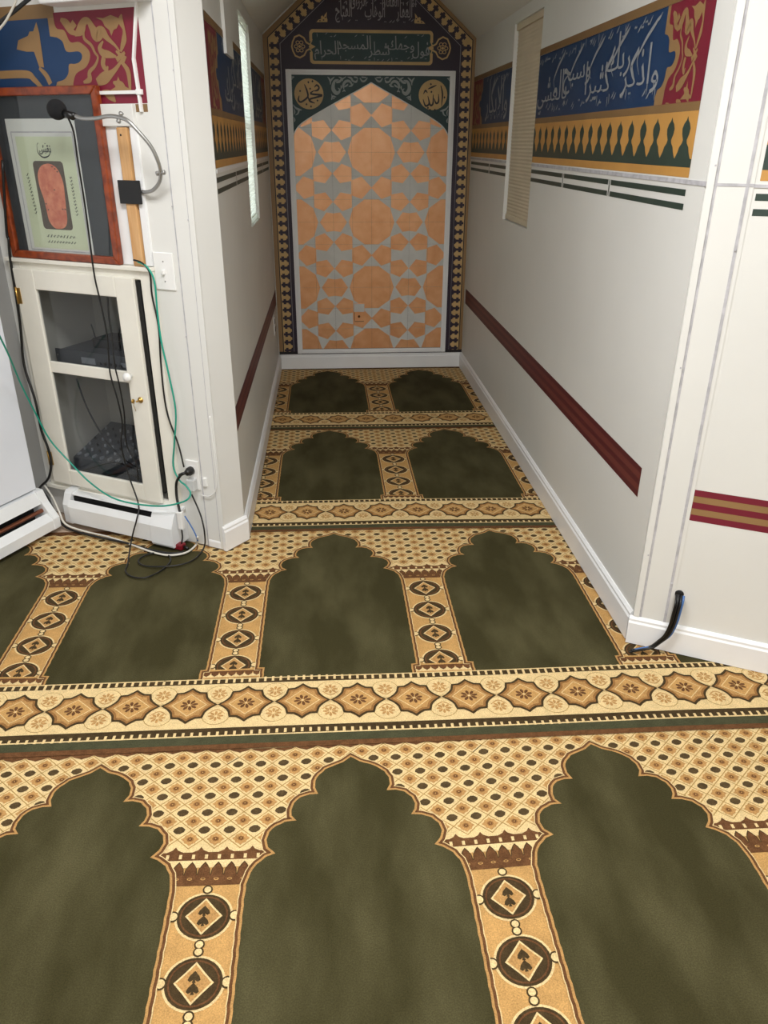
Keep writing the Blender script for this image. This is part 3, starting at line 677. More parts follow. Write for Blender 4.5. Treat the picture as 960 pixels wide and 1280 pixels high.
for side in (1, -1):                    # stepped crosses between the cream line and the purple ground
    L_ = chain(.060); 
    for a, b in ((0, 1), (1, 2)):
        p, q_ = L_[a], L_[b]; ln = math.hypot(q_[0]-p[0], q_[1]-p[1]); tx, ty = (q_[0]-p[0])/ln, (q_[1]-p[1])/ln; nx, ny = ty, -tx
        k = int(ln/.0575)
        for i in range(k+1):
            t = .030+i*.0575 if a == 0 else .045+i*.0575
            if t > ln-.004: continue
            c = (p[0]+tx*t, p[1]+ty*t)
            def R2(u0, v0, u1, v1, m, l):
                pts = [(c[0]+nx*u+tx*v, c[1]+ny*u+ty*v) for u, v in rect(u0, v0, u1, v1)]
                A.poly(pts if side == 1 else [(gx(x), z) for x, z in pts], m, l)
            R2(-.022, -.008, .024, .008, 'art_purple', 4); R2(-.012, -.018, .006, .018, 'art_purple', 4)
            v = .02875; R2(.006, v-.018, .028, v-.004, 'art_cream', 4); R2(.006, v+.004, .028, v+.014, 'art_cream', 4); R2(.014, v-.010, .036, v+.008, 'art_cream', 4)
A.rect(B0, B1, -.212, B1+.020, 'art_black', 6); A.rect(gx(B0), B1, gx(-.212), B1+.020, 'art_black', 6)
A.rect(-.240, B1, -.212, 1.90, 'art_purple', 5); A.rect(gx(-.240), B1, gx(-.212), 1.90, 'art_purple', 5)
A = A.clip(B0, gx(B0), B1, TOP-.004)
A.build('border_painting', TB, mih, h0=.0096, label='dark purple border with stepped crosses and cream and gold edges')
# the inscription cartouche
A = Art()
cl, cr, cb, ct = -.058, gx(-.058)+.006, 1.938, 2.124
def rrect(a, b, c, d, r):
    o = []
    for cx_, cy_, a0 in ((c-r, d-r, 0), (a+r, d-r, PI/2), (a+r, b+r, PI), (c-r, b+r, 1.5*PI)): o += [(cx_+r*math.cos(a0+t*PI/8), cy_+r*math.sin(a0+t*PI/8)) for t in range(5)]
    return o
A.poly(rrect(cl, cb, cr, ct, .022), 'art_cream', 7); A.poly(rrect(cl+.017, cb+.017, cr-.017, ct-.017, .012), 'art_teal', 8)
for sg, xe in ((-1, cl), (1, cr)):
    f = lambda d, z: (xe+sg*d, 2.031+z)
    A.poly([f(-.020, -.026), f(.006, -.03), f(.006, .03), f(-.020, .026)], 'art_teal', 9); A.line([f(-.016, .040), f(-.004, .012), f(-.03, 0), f(-.004, -.012), f(-.016, -.040)], .007, 'art_cream', 10)
    A.poly([f(-.026, 0), f(-.016, .010), f(.004, .006), f(.004, -.006), f(-.016, -.010)], 'art_cream', 10)
    c = f(.062, 0); A.poly(ellipse(c[0], c[1], .030, .034, 12), 'art_purple', 9)
    A.line([f(.0, .012), f(.02, .022), f(.034, .046), f(.062, .060), f(.090, .050), f(.104, .024), f(.110, 0), f(.104, -.024), f(.090, -.050), f(.062, -.060), f(.034, -.046), f(.02, -.022), f(.0, -.012)], .009, 'art_cream', 10)
    for t in range(6): a = t*PI/3; A.line(ellipse(c[0]+.022*math.cos(a), c[1]+.024*math.sin(a), .011, .009, 8, a), .004, 'art_cream', 11, closed=True)
    A.poly(ellipse(c[0], c[1], .008, .008, 8), 'art_cream', 12)
ca = A.build('cartouche', TB, mih, h0=.0096, label='teal inscription cartouche with cream edge and side rosettes')
A = Art(); letters(A, 'فول وجهك شطر المسجد الحرام', -.030, .690, 1.962, 2.094, 'art_letter', 13, off=.006, jig=.5, gap=-.25, tall=2.2, low=1.2, lean=.05); marks(A, -.02, .68, 2.094, 1.968, 26, .016, 'art_letter', 13)
A.build('lettering', TB, ca, h0=.0096)
A = Art(); letters(A, 'الا الغفار القهار الوهاب الرزاق الفتاح', .105, .600, 2.160, 2.345, 'art_silver', 9, off=.006, jig=.7, gap=-.3, tall=2.2); marks(A, .11, .6, 2.27, 2.175, 30, .016, 'art_silver', 9)
A.build('lettering', TB, mih, h0=.0096, label='silver Arabic lettering across the top of the panel')
for sg in (1, -1):
    A = Art()
    for t in ((0, 0), (.012, .010), (-.012, .006)): pass
    X = (lambda x: x) if sg == 1 else gx
    A.poly([(X(x), z) for x, z in [(-.012, 2.160), (.055, 2.162), (.056, 2.175), (.050, 2.190), (.054, 2.215), (.040, 2.200), (.034, 2.188), (.026, 2.196), (.016, 2.190), (.018, 2.178), (.002, 2.174)]], 'art_cream', 9)
    for u, v in ((.010, 2.168), (.032, 2.172), (.044, 2.186)): A.poly(ellipse(X(u), v, .005, .004, 6), 'art_purple', 10)
    A.build('floret', TB, mih, h0=.0096)
# white moulded frame
FL, FR, FT, FB = -.214, gx(-.214), 1.908, .113
mb = MB(BWp)
for a, b, c, d in ((FL, FB, FL+.036, FT), (FR-.036, FB, FR, FT), (FL+.036, FT-.030, FR-.036, FT), (FL+.036, FB, FR-.036, FB+.030)):
    mb.box((a, .009, b), (c, .020, d), 'trim_paint')
    g = .012
    mb.box((a+(g if c-a < .1 else 0), .020, b+(g if d-b < .1 else 0)), (c-(g if c-a < .1 else 0), .024, d-(g if d-b < .1 else 0)), 'trim_paint')
mb.build('white_frame', mih, bevel=.002)
# tiles: 4 by 3 to each star cell; the gold shapes run across them
DX, DZ = .517, .431; Z0 = .1455
pent = [(-.1235, .120), (-.0615, .1435), (-.004, .0875), (-.0510, .0310), (-.1245, .0435)]
side = [(-.2575, 0), (-.1915, .067), (-.1255, .0445), (-.1255, -.0445), (-.1915, -.067)]
hexa = [(-.0925, 0), (-.0475, .0625), (0, .0565), (.0475, .0625), (.0925, 0), (.0475, -.0625), (0, -.0565), (-.0475, -.0625)]
gr_ = lambda P, k: [(sum(x for x, _ in P)/len(P)+(x-sum(a for a, _ in P)/len(P))*k, sum(z for _, z in P)/len(P)+(z-sum(b for _, b in P)/len(P))*k) for x, z in P]
pent = gr_(pent, 1.05); side = gr_(side, 1.04)
CELL = Art()
for i in (-1, 0, 1):
    for j in (-1, 0, 1):
        ox, oz = i*DX, j*DZ             # decagon at (ox, oz); star at (ox+DX/2, oz+DZ/2)
        CELL.poly(ellipse(ox, oz, .1555, .151, 10), 'tile_gold', 1)
        CELL.poly([(x+ox+DX/2, z+oz) for x, z in hexa], 'tile_gold', 1)
        cxx, czz = ox+DX/2, oz+DZ/2
        for sx in (1, -1):
            CELL.poly([(sx*x+cxx, z+czz) for x, z in side], 'tile_gold', 1)
            for sz in (1, -1): CELL.poly([(sx*x+cxx, sz*z+czz) for x, z in pent], 'tile_gold', 1)
ARC = [(-.1935, 1.44), (-.190, 1.50), (-.176, 1.545), (-.148, 1.585), (-.105, 1.618), (-.029, 1.660), (.060, 1.706), (.150, 1.752), (.240, 1.795), (CX, 1.838)]
mb = MB(BWp); mb.box((FL+.02, .009, FB+.02), (FR-.02, .010, FT-.02), 'grout'); mb.build('grout_bed', mih)
tw, th = DX/4, DZ/3; cache = {}; xL, xR = FL+.034, FR-.034
for i in range(-4, 4):
    for j in range(0, 12):
        u0, v0 = i*tw, j*th; X0 = CX+u0; Z_ = Z0+v0
        x0, x1, z0, z1 = max(X0, xL), min(X0+tw, xR), max(Z_, FB+.028), min(Z_+th, FT-.028)
        if x1-x0 < .004 or z1-z0 < .004: continue
        edge = (round(x0-X0, 4), round(x1-X0, 4), round(z0-Z_, 4), round(z1-Z_, 4)); key = (i % 4, j % 3) + edge
        if key not in cache:
            g = .0004; e0, e1, f0, f1 = edge; cu0, cv0 = (i % 4)*tw, (j % 3)*th
            pr = CELL.clip(cu0+e0+g, cu0+e1-g, cv0+f0+g, cv0+f1-g)
            m2 = MB(); m2.box((e0+g, -.0045, f0+g), (e1-g, 0, f1-g), 'tile_white')
            for p, m, l in pr.p: m2.add([(x-cu0, -.0048, z-cv0) for x, z in p], [tuple(range(len(p)))], m)
            me = m2.build('tile', None, fix=False); cache[key] = me.data; bpy.data.objects.remove(me)
        o = bpy.data.objects.new('tile', cache[key]); C.objects.link(o); o.parent = mih
        o.location = Vector((X0, YB-.010, Z_)) - mih.location
        tl = (random.uniform(-.004, .004), 0, random.uniform(-.004, .004)); o.rotation_euler = tl
RL= [[(-0.0364, 1.8088), (-0.0216, 1.8216), (-0.0075, 1.809), (-0.0167, 1.7937), (-0.04, 1.7884)], [(-0.0399, 1.7909), (-0.0608, 1.7729), (0.0114, 1.7658), (-0.0238, 1.7542), (-0.0618, 1.7447), (-0.068, 1.7344), (-0.0366, 1.7202)], [(-0.0991, 1.826), (-0.0859, 1.7957), (-0.0786, 1.76), (-0.0997, 1.7393), (-0.1263, 1.7262), (-0.1402, 1.739), (-0.1335, 1.7621)], [(-0.0786, 1.76), (-0.0681, 1.7318), (-0.0394, 1.7217)]]
RLD= [(-0.0728, 1.8363), (-0.0468, 1.8416), (-0.0891, 1.7136), (-0.0605, 1.7009), (-0.0186, 1.7347), (-0.1266, 1.7877), (-0.0626, 1.8009)]
RR= [[(0.7673, 1.8259), (0.78, 1.7782), (0.776, 1.7101)], [(0.7542, 1.778), (0.7557, 1.7356), (0.7398, 1.7258), (0.7273, 1.7524)], [(0.7201, 1.7749), (0.7205, 1.724), (0.7026, 1.7153), (0.687, 1.7634)], [(0.6856, 1.7662), (0.6959, 1.7238), (0.6723, 1.7106), (0.6552, 1.749)], [(0.6576, 1.7773), (0.67, 1.7971), (0.6832, 1.7831)], [(0.6858, 1.8056), (0.7111, 1.8159), (0.7397, 1.8273)]]
RRD= [(0.7042, 1.832), (0.7937, 1.7586), (0.7022, 1.6868), (0.7346, 1.687), (0.7088, 1.7889), (0.6889, 1.6981)]
# spandrels: green ground, pale scrolls, two roundels
for sg, nm, lb in ((1, 'محمد', 'dark green spandrel with pale scrollwork and the left gold roundel'), (-1, 'الله', 'dark green spandrel with pale scrollwork and the right gold roundel')):
    X = (lambda x: x) if sg == 1 else gx
    xl = FL+.034; zt = FT-.028
    sa = smooth(ARC[:6], 4)+ARC[6:]
    mb = MB(BWp); P = [(X(x), z) for x, z in sa] + [(X(CX), zt), (X(xl), zt)]; n = len(P)
    mb.add([(x, .0150, z) for x, z in P]+[(x, .0175, z) for x, z in P], [tuple(range(n)), tuple(range(n, 2*n))]+[(i, (i+1) % n, n+(i+1) % n, n+i) for i in range(n)], 'art_teal')
    sp = mb.build('spandrel', mih, label=lb)
    A = Art(); al = [(X(x), z) for x, z in sa]
    A.line(al, .006, 'tile_white', 1, d=0)
    SW = lambda pts, ws, l=1: A.stroke([(X(x), z) for x, z in pts], ws, 'art_silver2', l, 4)
    SW([(.048, 1.868), (.060, 1.855), (.066, 1.838), (.064, 1.825)], [.003, .010, .008, .003]); SW([(.064, 1.840), (.076, 1.856), (.092, 1.868)], [.006, .010, .003])
    SW([(.118, 1.852), (.094, 1.846), (.082, 1.820), (.084, 1.796), (.102, 1.778), (.120, 1.786), (.122, 1.800), (.112, 1.806)], [.005, .014, .020, .024, .022, .014, .008, .003])
    SW([(.102, 1.838), (.122, 1.842), (.140, 1.856), (.165, 1.870)], [.010, .014, .010, .003]); SW([(.118, 1.868), (.136, 1.860), (.144, 1.845)], [.003, .010, .003])
    SW([(.150, 1.800), (.146, 1.822), (.160, 1.842), (.182, 1.846), (.198, 1.832), (.196, 1.816)], [.004, .014, .016, .014, .010, .003])
    SW([(.150, 1.812), (.170, 1.822), (.176, 1.830)], [.006, .010, .003]); SW([(.180, 1.816), (.198, 1.820), (.210, 1.832)], [.004, .010, .004])
    SW([(.174, 1.868), (.196, 1.862), (.208, 1.846), (.228, 1.842), (.236, 1.856)], [.003, .012, .010, .012, .004])
    SW([(.214, 1.868), (.230, 1.866), (.240, 1.858)], [.006, .008, .003]); SW([(.252, 1.864), (.266, 1.846), (.284, 1.848), (.300, 1.866)], [.006, .010, .010, .004]); SW([(.262, 1.868), (.292, 1.866)], [.008, .006])
    SW([(.128, 1.798), (.134, 1.812), (.130, 1.822)], [.003, .010, .003]); SW([(.140, 1.786), (.152, 1.794), (.158, 1.786)], [.003, .009, .003])
    SW([(.070, 1.740), (.078, 1.760), (.100, 1.756)], [.006, .010, .003]); SW([(.074, 1.758), (.070, 1.774)], [.006, .002]); SW([(.078, 1.745), (.090, 1.752)], [.004, .008])
    SW([(-.176, 1.862), (-.160, 1.866)], [.016, .004]); SW([(-.176, 1.850), (-.172, 1.868)], [.004, .010])
    SW([(-.174, 1.712), (-.160, 1.694), (-.138, 1.684), (-.120, 1.682)], [.004, .010, .012, .003]); SW([(-.138, 1.682), (-.146, 1.662), (-.162, 1.652)], [.010, .008, .003])
    SW([(-.172, 1.690), (-.166, 1.672), (-.170, 1.655)], [.003, .008, .003]); SW([(-.174, 1.640), (-.168, 1.626), (-.172, 1.612)], [.003, .009, .003])
    A.poly(ellipse(X(-.072), 1.772, .110, .100, 32), 'art_teal', 2); A.poly(ellipse(X(-.072), 1.772, .092, .086, 32), 'art_cream', 3)
    c = X(-.072)
    for p_ in (RL if sg == 1 else RR): A.stroke(p_, [.004]+[.0105]*(len(p_)-2)+[.004], 'art_black', 5, 4)
    for u, v in (RLD if sg == 1 else RRD): A.poly([(u-.007, v), (u, v-.007), (u+.006, v+.001), (u-.001, v+.008)], 'art_black', 6)
    A.build('scrollwork', TB, sp, h0=.0178)
# a wall box set in the tiles, lower middle
bx = thing('outlet_box', (0.235, YB-.02, 0.34), 'small gold-painted outlet box low on the tiled mihrab panel', 'outlet')
mb = MB(BWp); mb.box((.197, .014, .336), (.272, .020, .465), 'tile_gold'); mb.build('cover_plate', bx, bevel=.0015)
mb = MB(BWp); mb.box((.199, .020, .408), (.270, .0206, .463), 'tile_white'); mb.box((.203, .020, .340), (.266, .0212, .343), 'art_black'); mb.box((.199, .020, .340), (.2015, .0212, .404), 'art_black'); mb.build('face_paint', bx)
mb = MB(BWp); mb.lathe(BWp(.232, .020, .375), (0, -1, 0), [(0, .009), (.003, .008), (.0045, .004)], 'wool_brown', 10); mb.build('screw', bx)
# outlet on the left niche wall close to the panel
bx = thing('outlet_cover', LWp(5.25, 0, .38), 'narrow white outlet cover low on the left niche wall near the panel', 'outlet')
mb = MB(LWp); mb.box((5.21, 0, .33), (5.29, .006, .45), 'plastic_white'); mb.build('plate', bx, bevel=.002)
for z in (.35, .40): mb = MB(LWp); mb.box((5.235, .006, z), (5.265, .008, z+.03), 'plastic_black'); mb.build('socket', bx)

# ================================================================== cabinet with a glass door
cab = thing('glass_cabinet', OW(-2.21, 0, .145), 'white built-in cabinet with a glass door, cables hanging over it', 'cabinet', rz=-AN)
mb = MB(OW)
s0, s1, z0, z1 = HOLE
mb.box((s0, -.34, z0), (s1, -.325, z1), 'cabinet_inside'); mb.box((s0, -.34, z0), (s0+.012, 0, z1), 'cabinet_inside'); mb.box((s1-.012, -.34, z0), (s1, 0, z1), 'cabinet_inside')
mb.box((s0, -.34, z0), (s1, 0, z0+.012), 'cabinet_inside'); mb.box((s0, -.34, z1-.012), (s1, 0, z1), 'cabinet_inside'); mb.build('carcass', cab)
mb = MB(OW)
mb.box((-2.560, 0, .148), (-2.500, .016, 1.082), 'cabinet_paint'); mb.box((-1.930, 0, .148), (-1.873, .016, 1.082), 'cabinet_paint')
mb.box((-2.500, 0, 1.050), (-1.930, .016, 1.082), 'cabinet_paint'); mb.box((-2.500, 0, .148), (-1.930, .016, .176), 'cabinet_paint'); mb.build('face_frame', cab, bevel=.002)
mb = MB(OW); mb.box((-2.562, 0, 1.082), (-1.871, .030, 1.0965), 'cabinet_paint'); mb.build('top_board', cab, bevel=.002)
mb = MB(OW); mb.box((-2.575, 0, .132), (-1.862, .030, .150), 'cabinet_paint'); mb.build('bottom_rail', cab, bevel=.002)
mb = MB(OW); mb.box((-1.951, .0005, .215), (-1.9345, .0175, 1.045), 'black_gap'); mb.build('door_gap', cab)
mb = MB(OW); mb.box((s0+.012, -.32, .655), (s1-.012, -.02, .672), 'cabinet_inside'); mb.build('shelf', cab)
# door
d0, d1, e0, e1 = -2.524, -1.952, .168, 1.058
gl, gr, gb, gt, ra, rb = -2.424, -2.036, .238, .984, .661, .706
mb = MB(OW); a, b = .017, .034
mb.box((d0, a, e0), (gl, b, e1), 'cabinet_paint'); mb.box((gr, a, e0), (d1, b, e1), 'cabinet_paint'); mb.box((gl, a, gt), (gr, b, e1), 'cabinet_paint')
mb.box((gl, a, e0), (gr, b, gb), 'cabinet_paint'); mb.box((gl, a, ra), (gr, b-.004, rb), 'cabinet_paint')
door = mb.build('door', cab, bevel=.003)
for q0, q1 in ((gb, ra), (rb, gt)):
    mb = MB(OW); mb.box((gl-.004, .022, q0-.004), (gr+.004, .025, q1+.004), 'cab_glass'); mb.build('glass_pane', door)
mb = MB(OW); mb.lathe(OW(-2.018, .034, .692), -N, [(0, .008), (.012, .007), (.016, .016), (.024, .019), (.031, .014), (.034, .004)], 'plastic_white'); mb.build('knob', door)
mb = MB(OW); mb.lathe(OW(-1.987, .034, .602), -N, [(0, .012), (.003, .012), (.004, .007), (.010, .006), (.011, .002)], 'brass', 14); mb.box((-1.989, .045, .599), (-1.985, .060, .605), 'brass'); mb.build('lock', door, label='brass lock with its key')
mb = MB(OW); mb.lathe(OW(-2.003, .060, .602), W, [(0, .009), (.002, .009)], 'brass', 12); mb.tube([(-1.998, .058, .60), (-2.006, .056, .585), (-2.004, .05, .560)], .0012, 'brass', 5); mb.build('key', door)
for z in (.955, .278):
    mb = MB(OW); mb.box((-2.520, .034, z-.030), (-2.504, .0365, z+.030), 'brass'); mb.tube([(-2.524, .036, z-.032), (-2.524, .036, z+.032)], .004, 'brass', 8); mb.build('hinge', door)

# amplifier on the shelf
am = thing('amplifier', OW(-2.28, -.15, .672), 'dark rack amplifier on the upper shelf inside the glass cabinet', 'amplifier', rz=-AN)
mb = MB(OW); mb.box((-2.445, -.30, .674), (-2.00, -.050, .735), 'electronics'); mb.build('case', am, bevel=.002)
mb = MB(OW); mb.box((-2.462, -.050, .674), (-1.985, -.046, .738), 'electronics'); mb.build('front_panel', am)
mb = MB(OW); mb.box((-2.33, -.046, .690), (-2.26, -.0445, .715), 'electronics_light'); mb.build('display', am)
mb = MB(OW); mb.box((-2.13, -.046, .695), (-2.09, -.0445, .712), 'electronics_light'); mb.build('power_button', am)
for i in range(5):
    mb = MB(OW); mb.lathe(OW(-2.235+.026*i, -.046, .698), -N, [(0, .007), (.010, .006), (.011, .002)], 'plastic_black', 12); mb.build('dial', am)
mb = MB(OW); mb.lathe(OW(-2.452, -.046, .712), -N, [(0, .004), (.002, .003)], 'brushed', 8); mb.build('screw', am)
w2 = thing('receiver', OW(-2.27, -.18, .735), 'small black receiver box sitting on the rack amplifier', 'receiver', rz=-AN)
mb = MB(OW); mb.box((-2.33, -.24, .737), (-2.19, -.12, .775), 'plastic_black'); mb.build('case', w2, bevel=.003)
for s in (-2.32, -2.20):
    mb = MB(OW); mb.tube([(s, -.13, .775), (s-.012*(1 if s < -2.25 else -1), -.13, .83)], .003, 'plastic_black', 6); mb.build('antenna', w2)
# mixing desk in the lower compartment
mx = thing('mixing_desk', OW(-2.27, -.15, .172), 'dark audio mixing desk with rows of knobs in the lower cabinet compartment', 'mixer', rz=-AN)
mb = MB(OW); prof = [(-.045, .175), (-.045, .262), (-.30, .345), (-.30, .175)]
mb.prism(prof, -2.470, -1.99, 'electronics', 0); mb.build('case', mx, bevel=.003)
slope = (.345-.262)/(-.255)
for i in range(11):
    for j in range(6):
        h = -.065-.036*j; s = -2.452+.042*i; z = .262+slope*(h+.045); r_ = .0055
        mb = MB(OW)
        if j == 0: mb.box((s-.004, h-.012, z), (s+.004, h+.010, z+.010), 'electronics_light')
        else: mb.lathe(OW(s, h, z-.001), Z, [(0, r_), (.013, r_*.8), (.014, .002)], 'electronics_light' if (i+j) % 3 else 'plastic_black', 8)
        mb.build('fader' if j == 0 else 'dial', mx)
mb = MB(OW)
for i in range(11): s = -2.452+.042*i; mb.box((s-.0012, -.10, .2635), (s+.0012, -.047, .2645), 'electronics_light')
mb.build('fader_slots', mx)

def cable(name, pts, r, m, label, k=5, cat='cable', group=None):
    mb = MB(OW); mb.tube(smooth(pts, k), r, m, 8)
    p = OW(*pts[0]); o = mb.build(name, None, org=p, fix=False); tagit(o, label, cat, group); return o
cable('cable', [(-2.43, -.10, .60), (-2.36, -.06, .50), (-2.28, -.03, .41), (-2.20, -.015, .34), (-2.10, -.01, .29), (-1.99, -.01, .275)], .0035, 'cable_black', 'thin black lead inside the lower cabinet slanting down across the mixing desk')
cable('cable', [(-2.46, -.04, .19), (-2.36, -.02, .235), (-2.22, -.02, .285), (-2.10, -.02, .27), (-1.98, -.02, .24)], .004, 'cable_black', 'black lead lying along the front edge of the mixing desk')
cable('cable', [(-2.40, -.03, .178), (-2.28, -.02, .215), (-2.15, -.02, .245), (-2.0, -.02, .205)], .004, 'cable_black', 'lowest black lead on the cabinet floor under the mixing desk edge')

# ================================================================== framed print on the cabinet
pf = thing('picture_frame', OW(-2.26, .03, 1.097), 'brown wooden picture frame with dark backing standing on the cabinet', 'picture', rz=-AN)
fa, fb, fc, fd = -2.518, -2.004, 1.098, 1.664
mb = MB(OW); t = .026
def fr_side(poly, name='frame_bar'):
    mb = MB(OW); n = len(poly); vs = [(s, .004, z) for s, z in poly]+[(s, .028, z) for s, z in poly]
    mb.add(vs, [tuple(range(n)), tuple(range(n, 2*n))]+[(i, (i+1) % n, n+(i+1) % n, n+i) for i in range(n)], 'frame_wood'); mb.build(name, pf, bevel=.004)
fr_side([(fa, fc), (fb, fc), (fb-t, fc+t), (fa+t, fc+t)]); fr_side([(fa, fd), (fb, fd), (fb-t, fd-t), (fa+t, fd-t)])
fr_side([(fa, fc), (fa+t, fc+t), (fa+t, fd-t), (fa, fd)]); fr_side([(fb, fc), (fb, fd), (fb-t, fd-t), (fb-t, fc+t)])
mb = MB(OW); mb.box((fa+t-.004, .006, fc+t-.004), (fb-t+.004, .010, fd-t+.004), 'frame_backing'); mb.build('backing', pf)
mb = MB(OW); mb.box((fa+t-.004, .018, fc+t-.004), (fb-t+.004, .0195, fd-t+.004), 'picture_glass'); mb.build('glass_pane', pf)
A = Art()
A.rect(-2.446, 1.124, -2.130, 1.568, 'paper_white', 0); A.line(rect(-2.428, 1.130, -2.148, 1.526), .004, 'caulk', 1, closed=True); A.rect(-2.412, 1.138, -2.152, 1.512, 'paper_green', 2)
A.poly(rrect(-2.350, 1.205, -2.210, 1.434, .014), 'print_dark', 3)
sole = smooth([(-2.280, 1.426), (-2.312, 1.418), (-2.334, 1.392), (-2.336, 1.350), (-2.326, 1.310), (-2.322, 1.270), (-2.318, 1.235), (-2.300, 1.212), (-2.276, 1.208), (-2.248, 1.214), (-2.232, 1.236), (-2.228, 1.275), (-2.224, 1.320), (-2.222, 1.365), (-2.236, 1.405), (-2.258, 1.422), (-2.280, 1.426)], 3)[:-1]
A.poly(sole, 'print_sole', 4)
for u, v in ((-2.262, 1.416), (-2.250, 1.409), (-2.241, 1.400), (-2.318, 1.292), (-2.312, 1.272), (-2.232, 1.276), (-2.244, 1.276), (-2.268, 1.340)): A.poly(ellipse(u, v, .004, .0025, 6), 'print_dark', 5)
doc = A.build('print', TO, pf, dh=.0002, h0=.0102, label='pale green print with a red sole shape on a white mount')
A = Art(); letters(A, 'نقش', -2.310, -2.254, 1.455, 1.486, 'print_ink', 6, off=.02, tall=1.3)
marks(A, -2.312, -2.254, 1.492, 1.462, 9, .008, 'print_ink', 6)
A.stroke([(-2.314, 1.488), (-2.316, 1.462), (-2.296, 1.446), (-2.270, 1.450), (-2.256, 1.464)], [.001, .003, .005, .004, .001], 'print_ink', 6)
def scrawl(p0, p1, n, sz):
    for i in range(n):
        t = (i+.5)/n; x = p0[0]+(p1[0]-p0[0])*t; y = p0[1]+(p1[1]-p0[1])*t; a = random.uniform(-1, 1)
        A.stroke([(x-sz*.5, y+a*sz*.3), (x-sz*.1, y-sz*.3), (x+sz*.2, y+sz*.2), (x+sz*.5, y-a*sz*.3)], [sz*.05, sz*.2, sz*.2, sz*.05], 'print_ink', 6, 2)
scrawl((-2.384, 1.395), (-2.374, 1.255), 12, .013); scrawl((-2.184, 1.388), (-2.180, 1.255), 12, .013); scrawl((-2.342, 1.182), (-2.205, 1.182), 9, .014); scrawl((-2.342, 1.162), (-2.205, 1.162), 10, .013)
A.build('lettering', TO, doc, dh=.0002, h0=.0102)

# ================================================================== fittings round the cabinet
o = thing('wood_batten', OW(-1.93, 0, 1.10), 'bare pine batten upright on the wall beside the picture frame', 'batten', rz=-AN)
mb = MB(OW); mb.box((-1.950, 0, 1.097), (-1.908, .018, 1.540), 'pine'); mb.build('board', o, bevel=.003)
mb = MB(OW); mb.box((-1.936, .018, 1.514), (-1.930, .0185, 1.520), 'black_gap'); mb.build('screw_hole', o)
o = thing('white_board_strip', OW(-1.95, 0, 1.543), 'short white board above the pine batten, under the red painted frieze', 'board', rz=-AN)
mb = MB(OW); mb.box((-2.032, 0, 1.543), (-1.874, .016, 1.609), 'wall_paint'); mb.build('board', o, bevel=.002)
mb = MB(OW); mb.box((-1.900, 0, 1.10), (-1.874, .010, 1.543), 'trim_paint'); mb.box((-2.004, 0, 1.10), (-1.955, .004, 1.543), 'trim_paint'); struct(mb, 'trim_8')
o = thing('wall_beam_box', OW(-1.95, 0, 1.88), 'white boxed duct above the red frieze at the top left', 'duct', rz=-AN)
mb = MB(OW); mb.box((-2.135, 0, 1.886), (-1.755, .085, CEIL-.35), 'trim_paint'); mb.build('casing', o, bevel=.006)
o = thing('cable_raceway', OW(-1.846, 0, 1.585), 'thin white cable raceway crossing the red frieze', 'raceway', rz=-AN)
mb = MB(OW); T1 = lambda a, b, w_: [(a[0]-w_, 0, a[1]), (a[0]+w_, 0, a[1]), (b[0]+w_, 0, b[1]), (b[0]-w_, 0, b[1]), (a[0]-w_, .010, a[1]), (a[0]+w_, .010, a[1]), (b[0]+w_, .010, b[1]), (b[0]-w_, .010, b[1])]
FQ = [(3,2,1,0),(4,5,6,7),(0,1,5,4),(1,2,6,5),(2,3,7,6),(3,0,4,7)]
mb.add(T1((-1.817, 1.886), (-1.853, 1.735), .0038), FQ, 'plastic_white'); mb.add(T1((-1.853, 1.735), (-1.846, 1.585), .0045), FQ, 'plastic_white'); mb.build('upright_channel', o)
mb = MB(OW); mb.box((-2.02, 0, 1.637), (-1.842, .011, 1.647), 'plastic_white'); mb.build('level_channel', o)
mb = MB(OW); mb.box((-1.856, 0, 1.634), (-1.834, .013, 1.650), 'plastic_white'); mb.build('corner_piece', o, bevel=.002)
def plate(name, s0, s1, z0, z1, label):
    t = thing(name, OW((s0+s1)/2, 0, z0), label, name.split('_')[-1] if name != 'light_switch' else 'switch', rz=-AN)
    mb = MB(OW); mb.box((s0, .0, z0), (s1, .006, z1), 'plastic_white'); mb.build('cover_plate', t, bevel=.0025); return t
o = plate('light_switch', -1.871, -1.787, 1.020, 1.148, 'white light switch on the wall right of the cabinet top')
mb = MB(OW); mb.box((-1.834, .006, 1.074), (-1.824, .016, 1.090), 'plastic_white'); mb.build('toggle', o, bevel=.002)
for z in (1.050, 1.118):
    mb = MB(OW); mb.lathe(OW(-1.829, .006, z), -N, [(0, .003), (.001, .0025)], 'brushed', 8); mb.build('screw', o)
o = plate('wall_outlet', -1.833, -1.774, .247, .371, 'white wall outlet with a black plug, right of the cabinet foot')
for z in (.285, .335): mb = MB(OW); mb.box((-1.820, .006, z-.014), (-1.788, .0075, z+.014), 'plastic_white'); mb.box((-1.811, .0075, z-.004), (-1.809, .008, z+.006), 'black_gap'); mb.box((-1.799, .0075, z-.004), (-1.797, .008, z+.006), 'black_gap'); mb.build('socket', o)
o = thing('power_plug', OW(-1.83, .008, .33), 'round black plug in the wall outlet', 'plug', rz=-AN)
mb = MB(OW); mb.lathe(OW(-1.806, .008, .330), -N, [(0, .017), (.016, .017), (.022, .013), (.030, .012), (.034, .006)], 'plastic_black', 16); mb.build('plug_body', o)
mb = MB(OW); mb.tube([(-1.806, .030, .330), (-1.822, .044, .326), (-1.836, .046, .318)], .0065, 'plastic_black', 8); mb.build('cord_relief', o)
o = thing('plug_adapter', OW(-1.80, .008, .27), 'clear white adapter plugged below the black plug', 'adapter', rz=-AN)
mb = MB(OW); mb.box((-1.818, .008, .252), (-1.782, .036, .300), 'plastic_clear'); mb.build('body', o, bevel=.004)
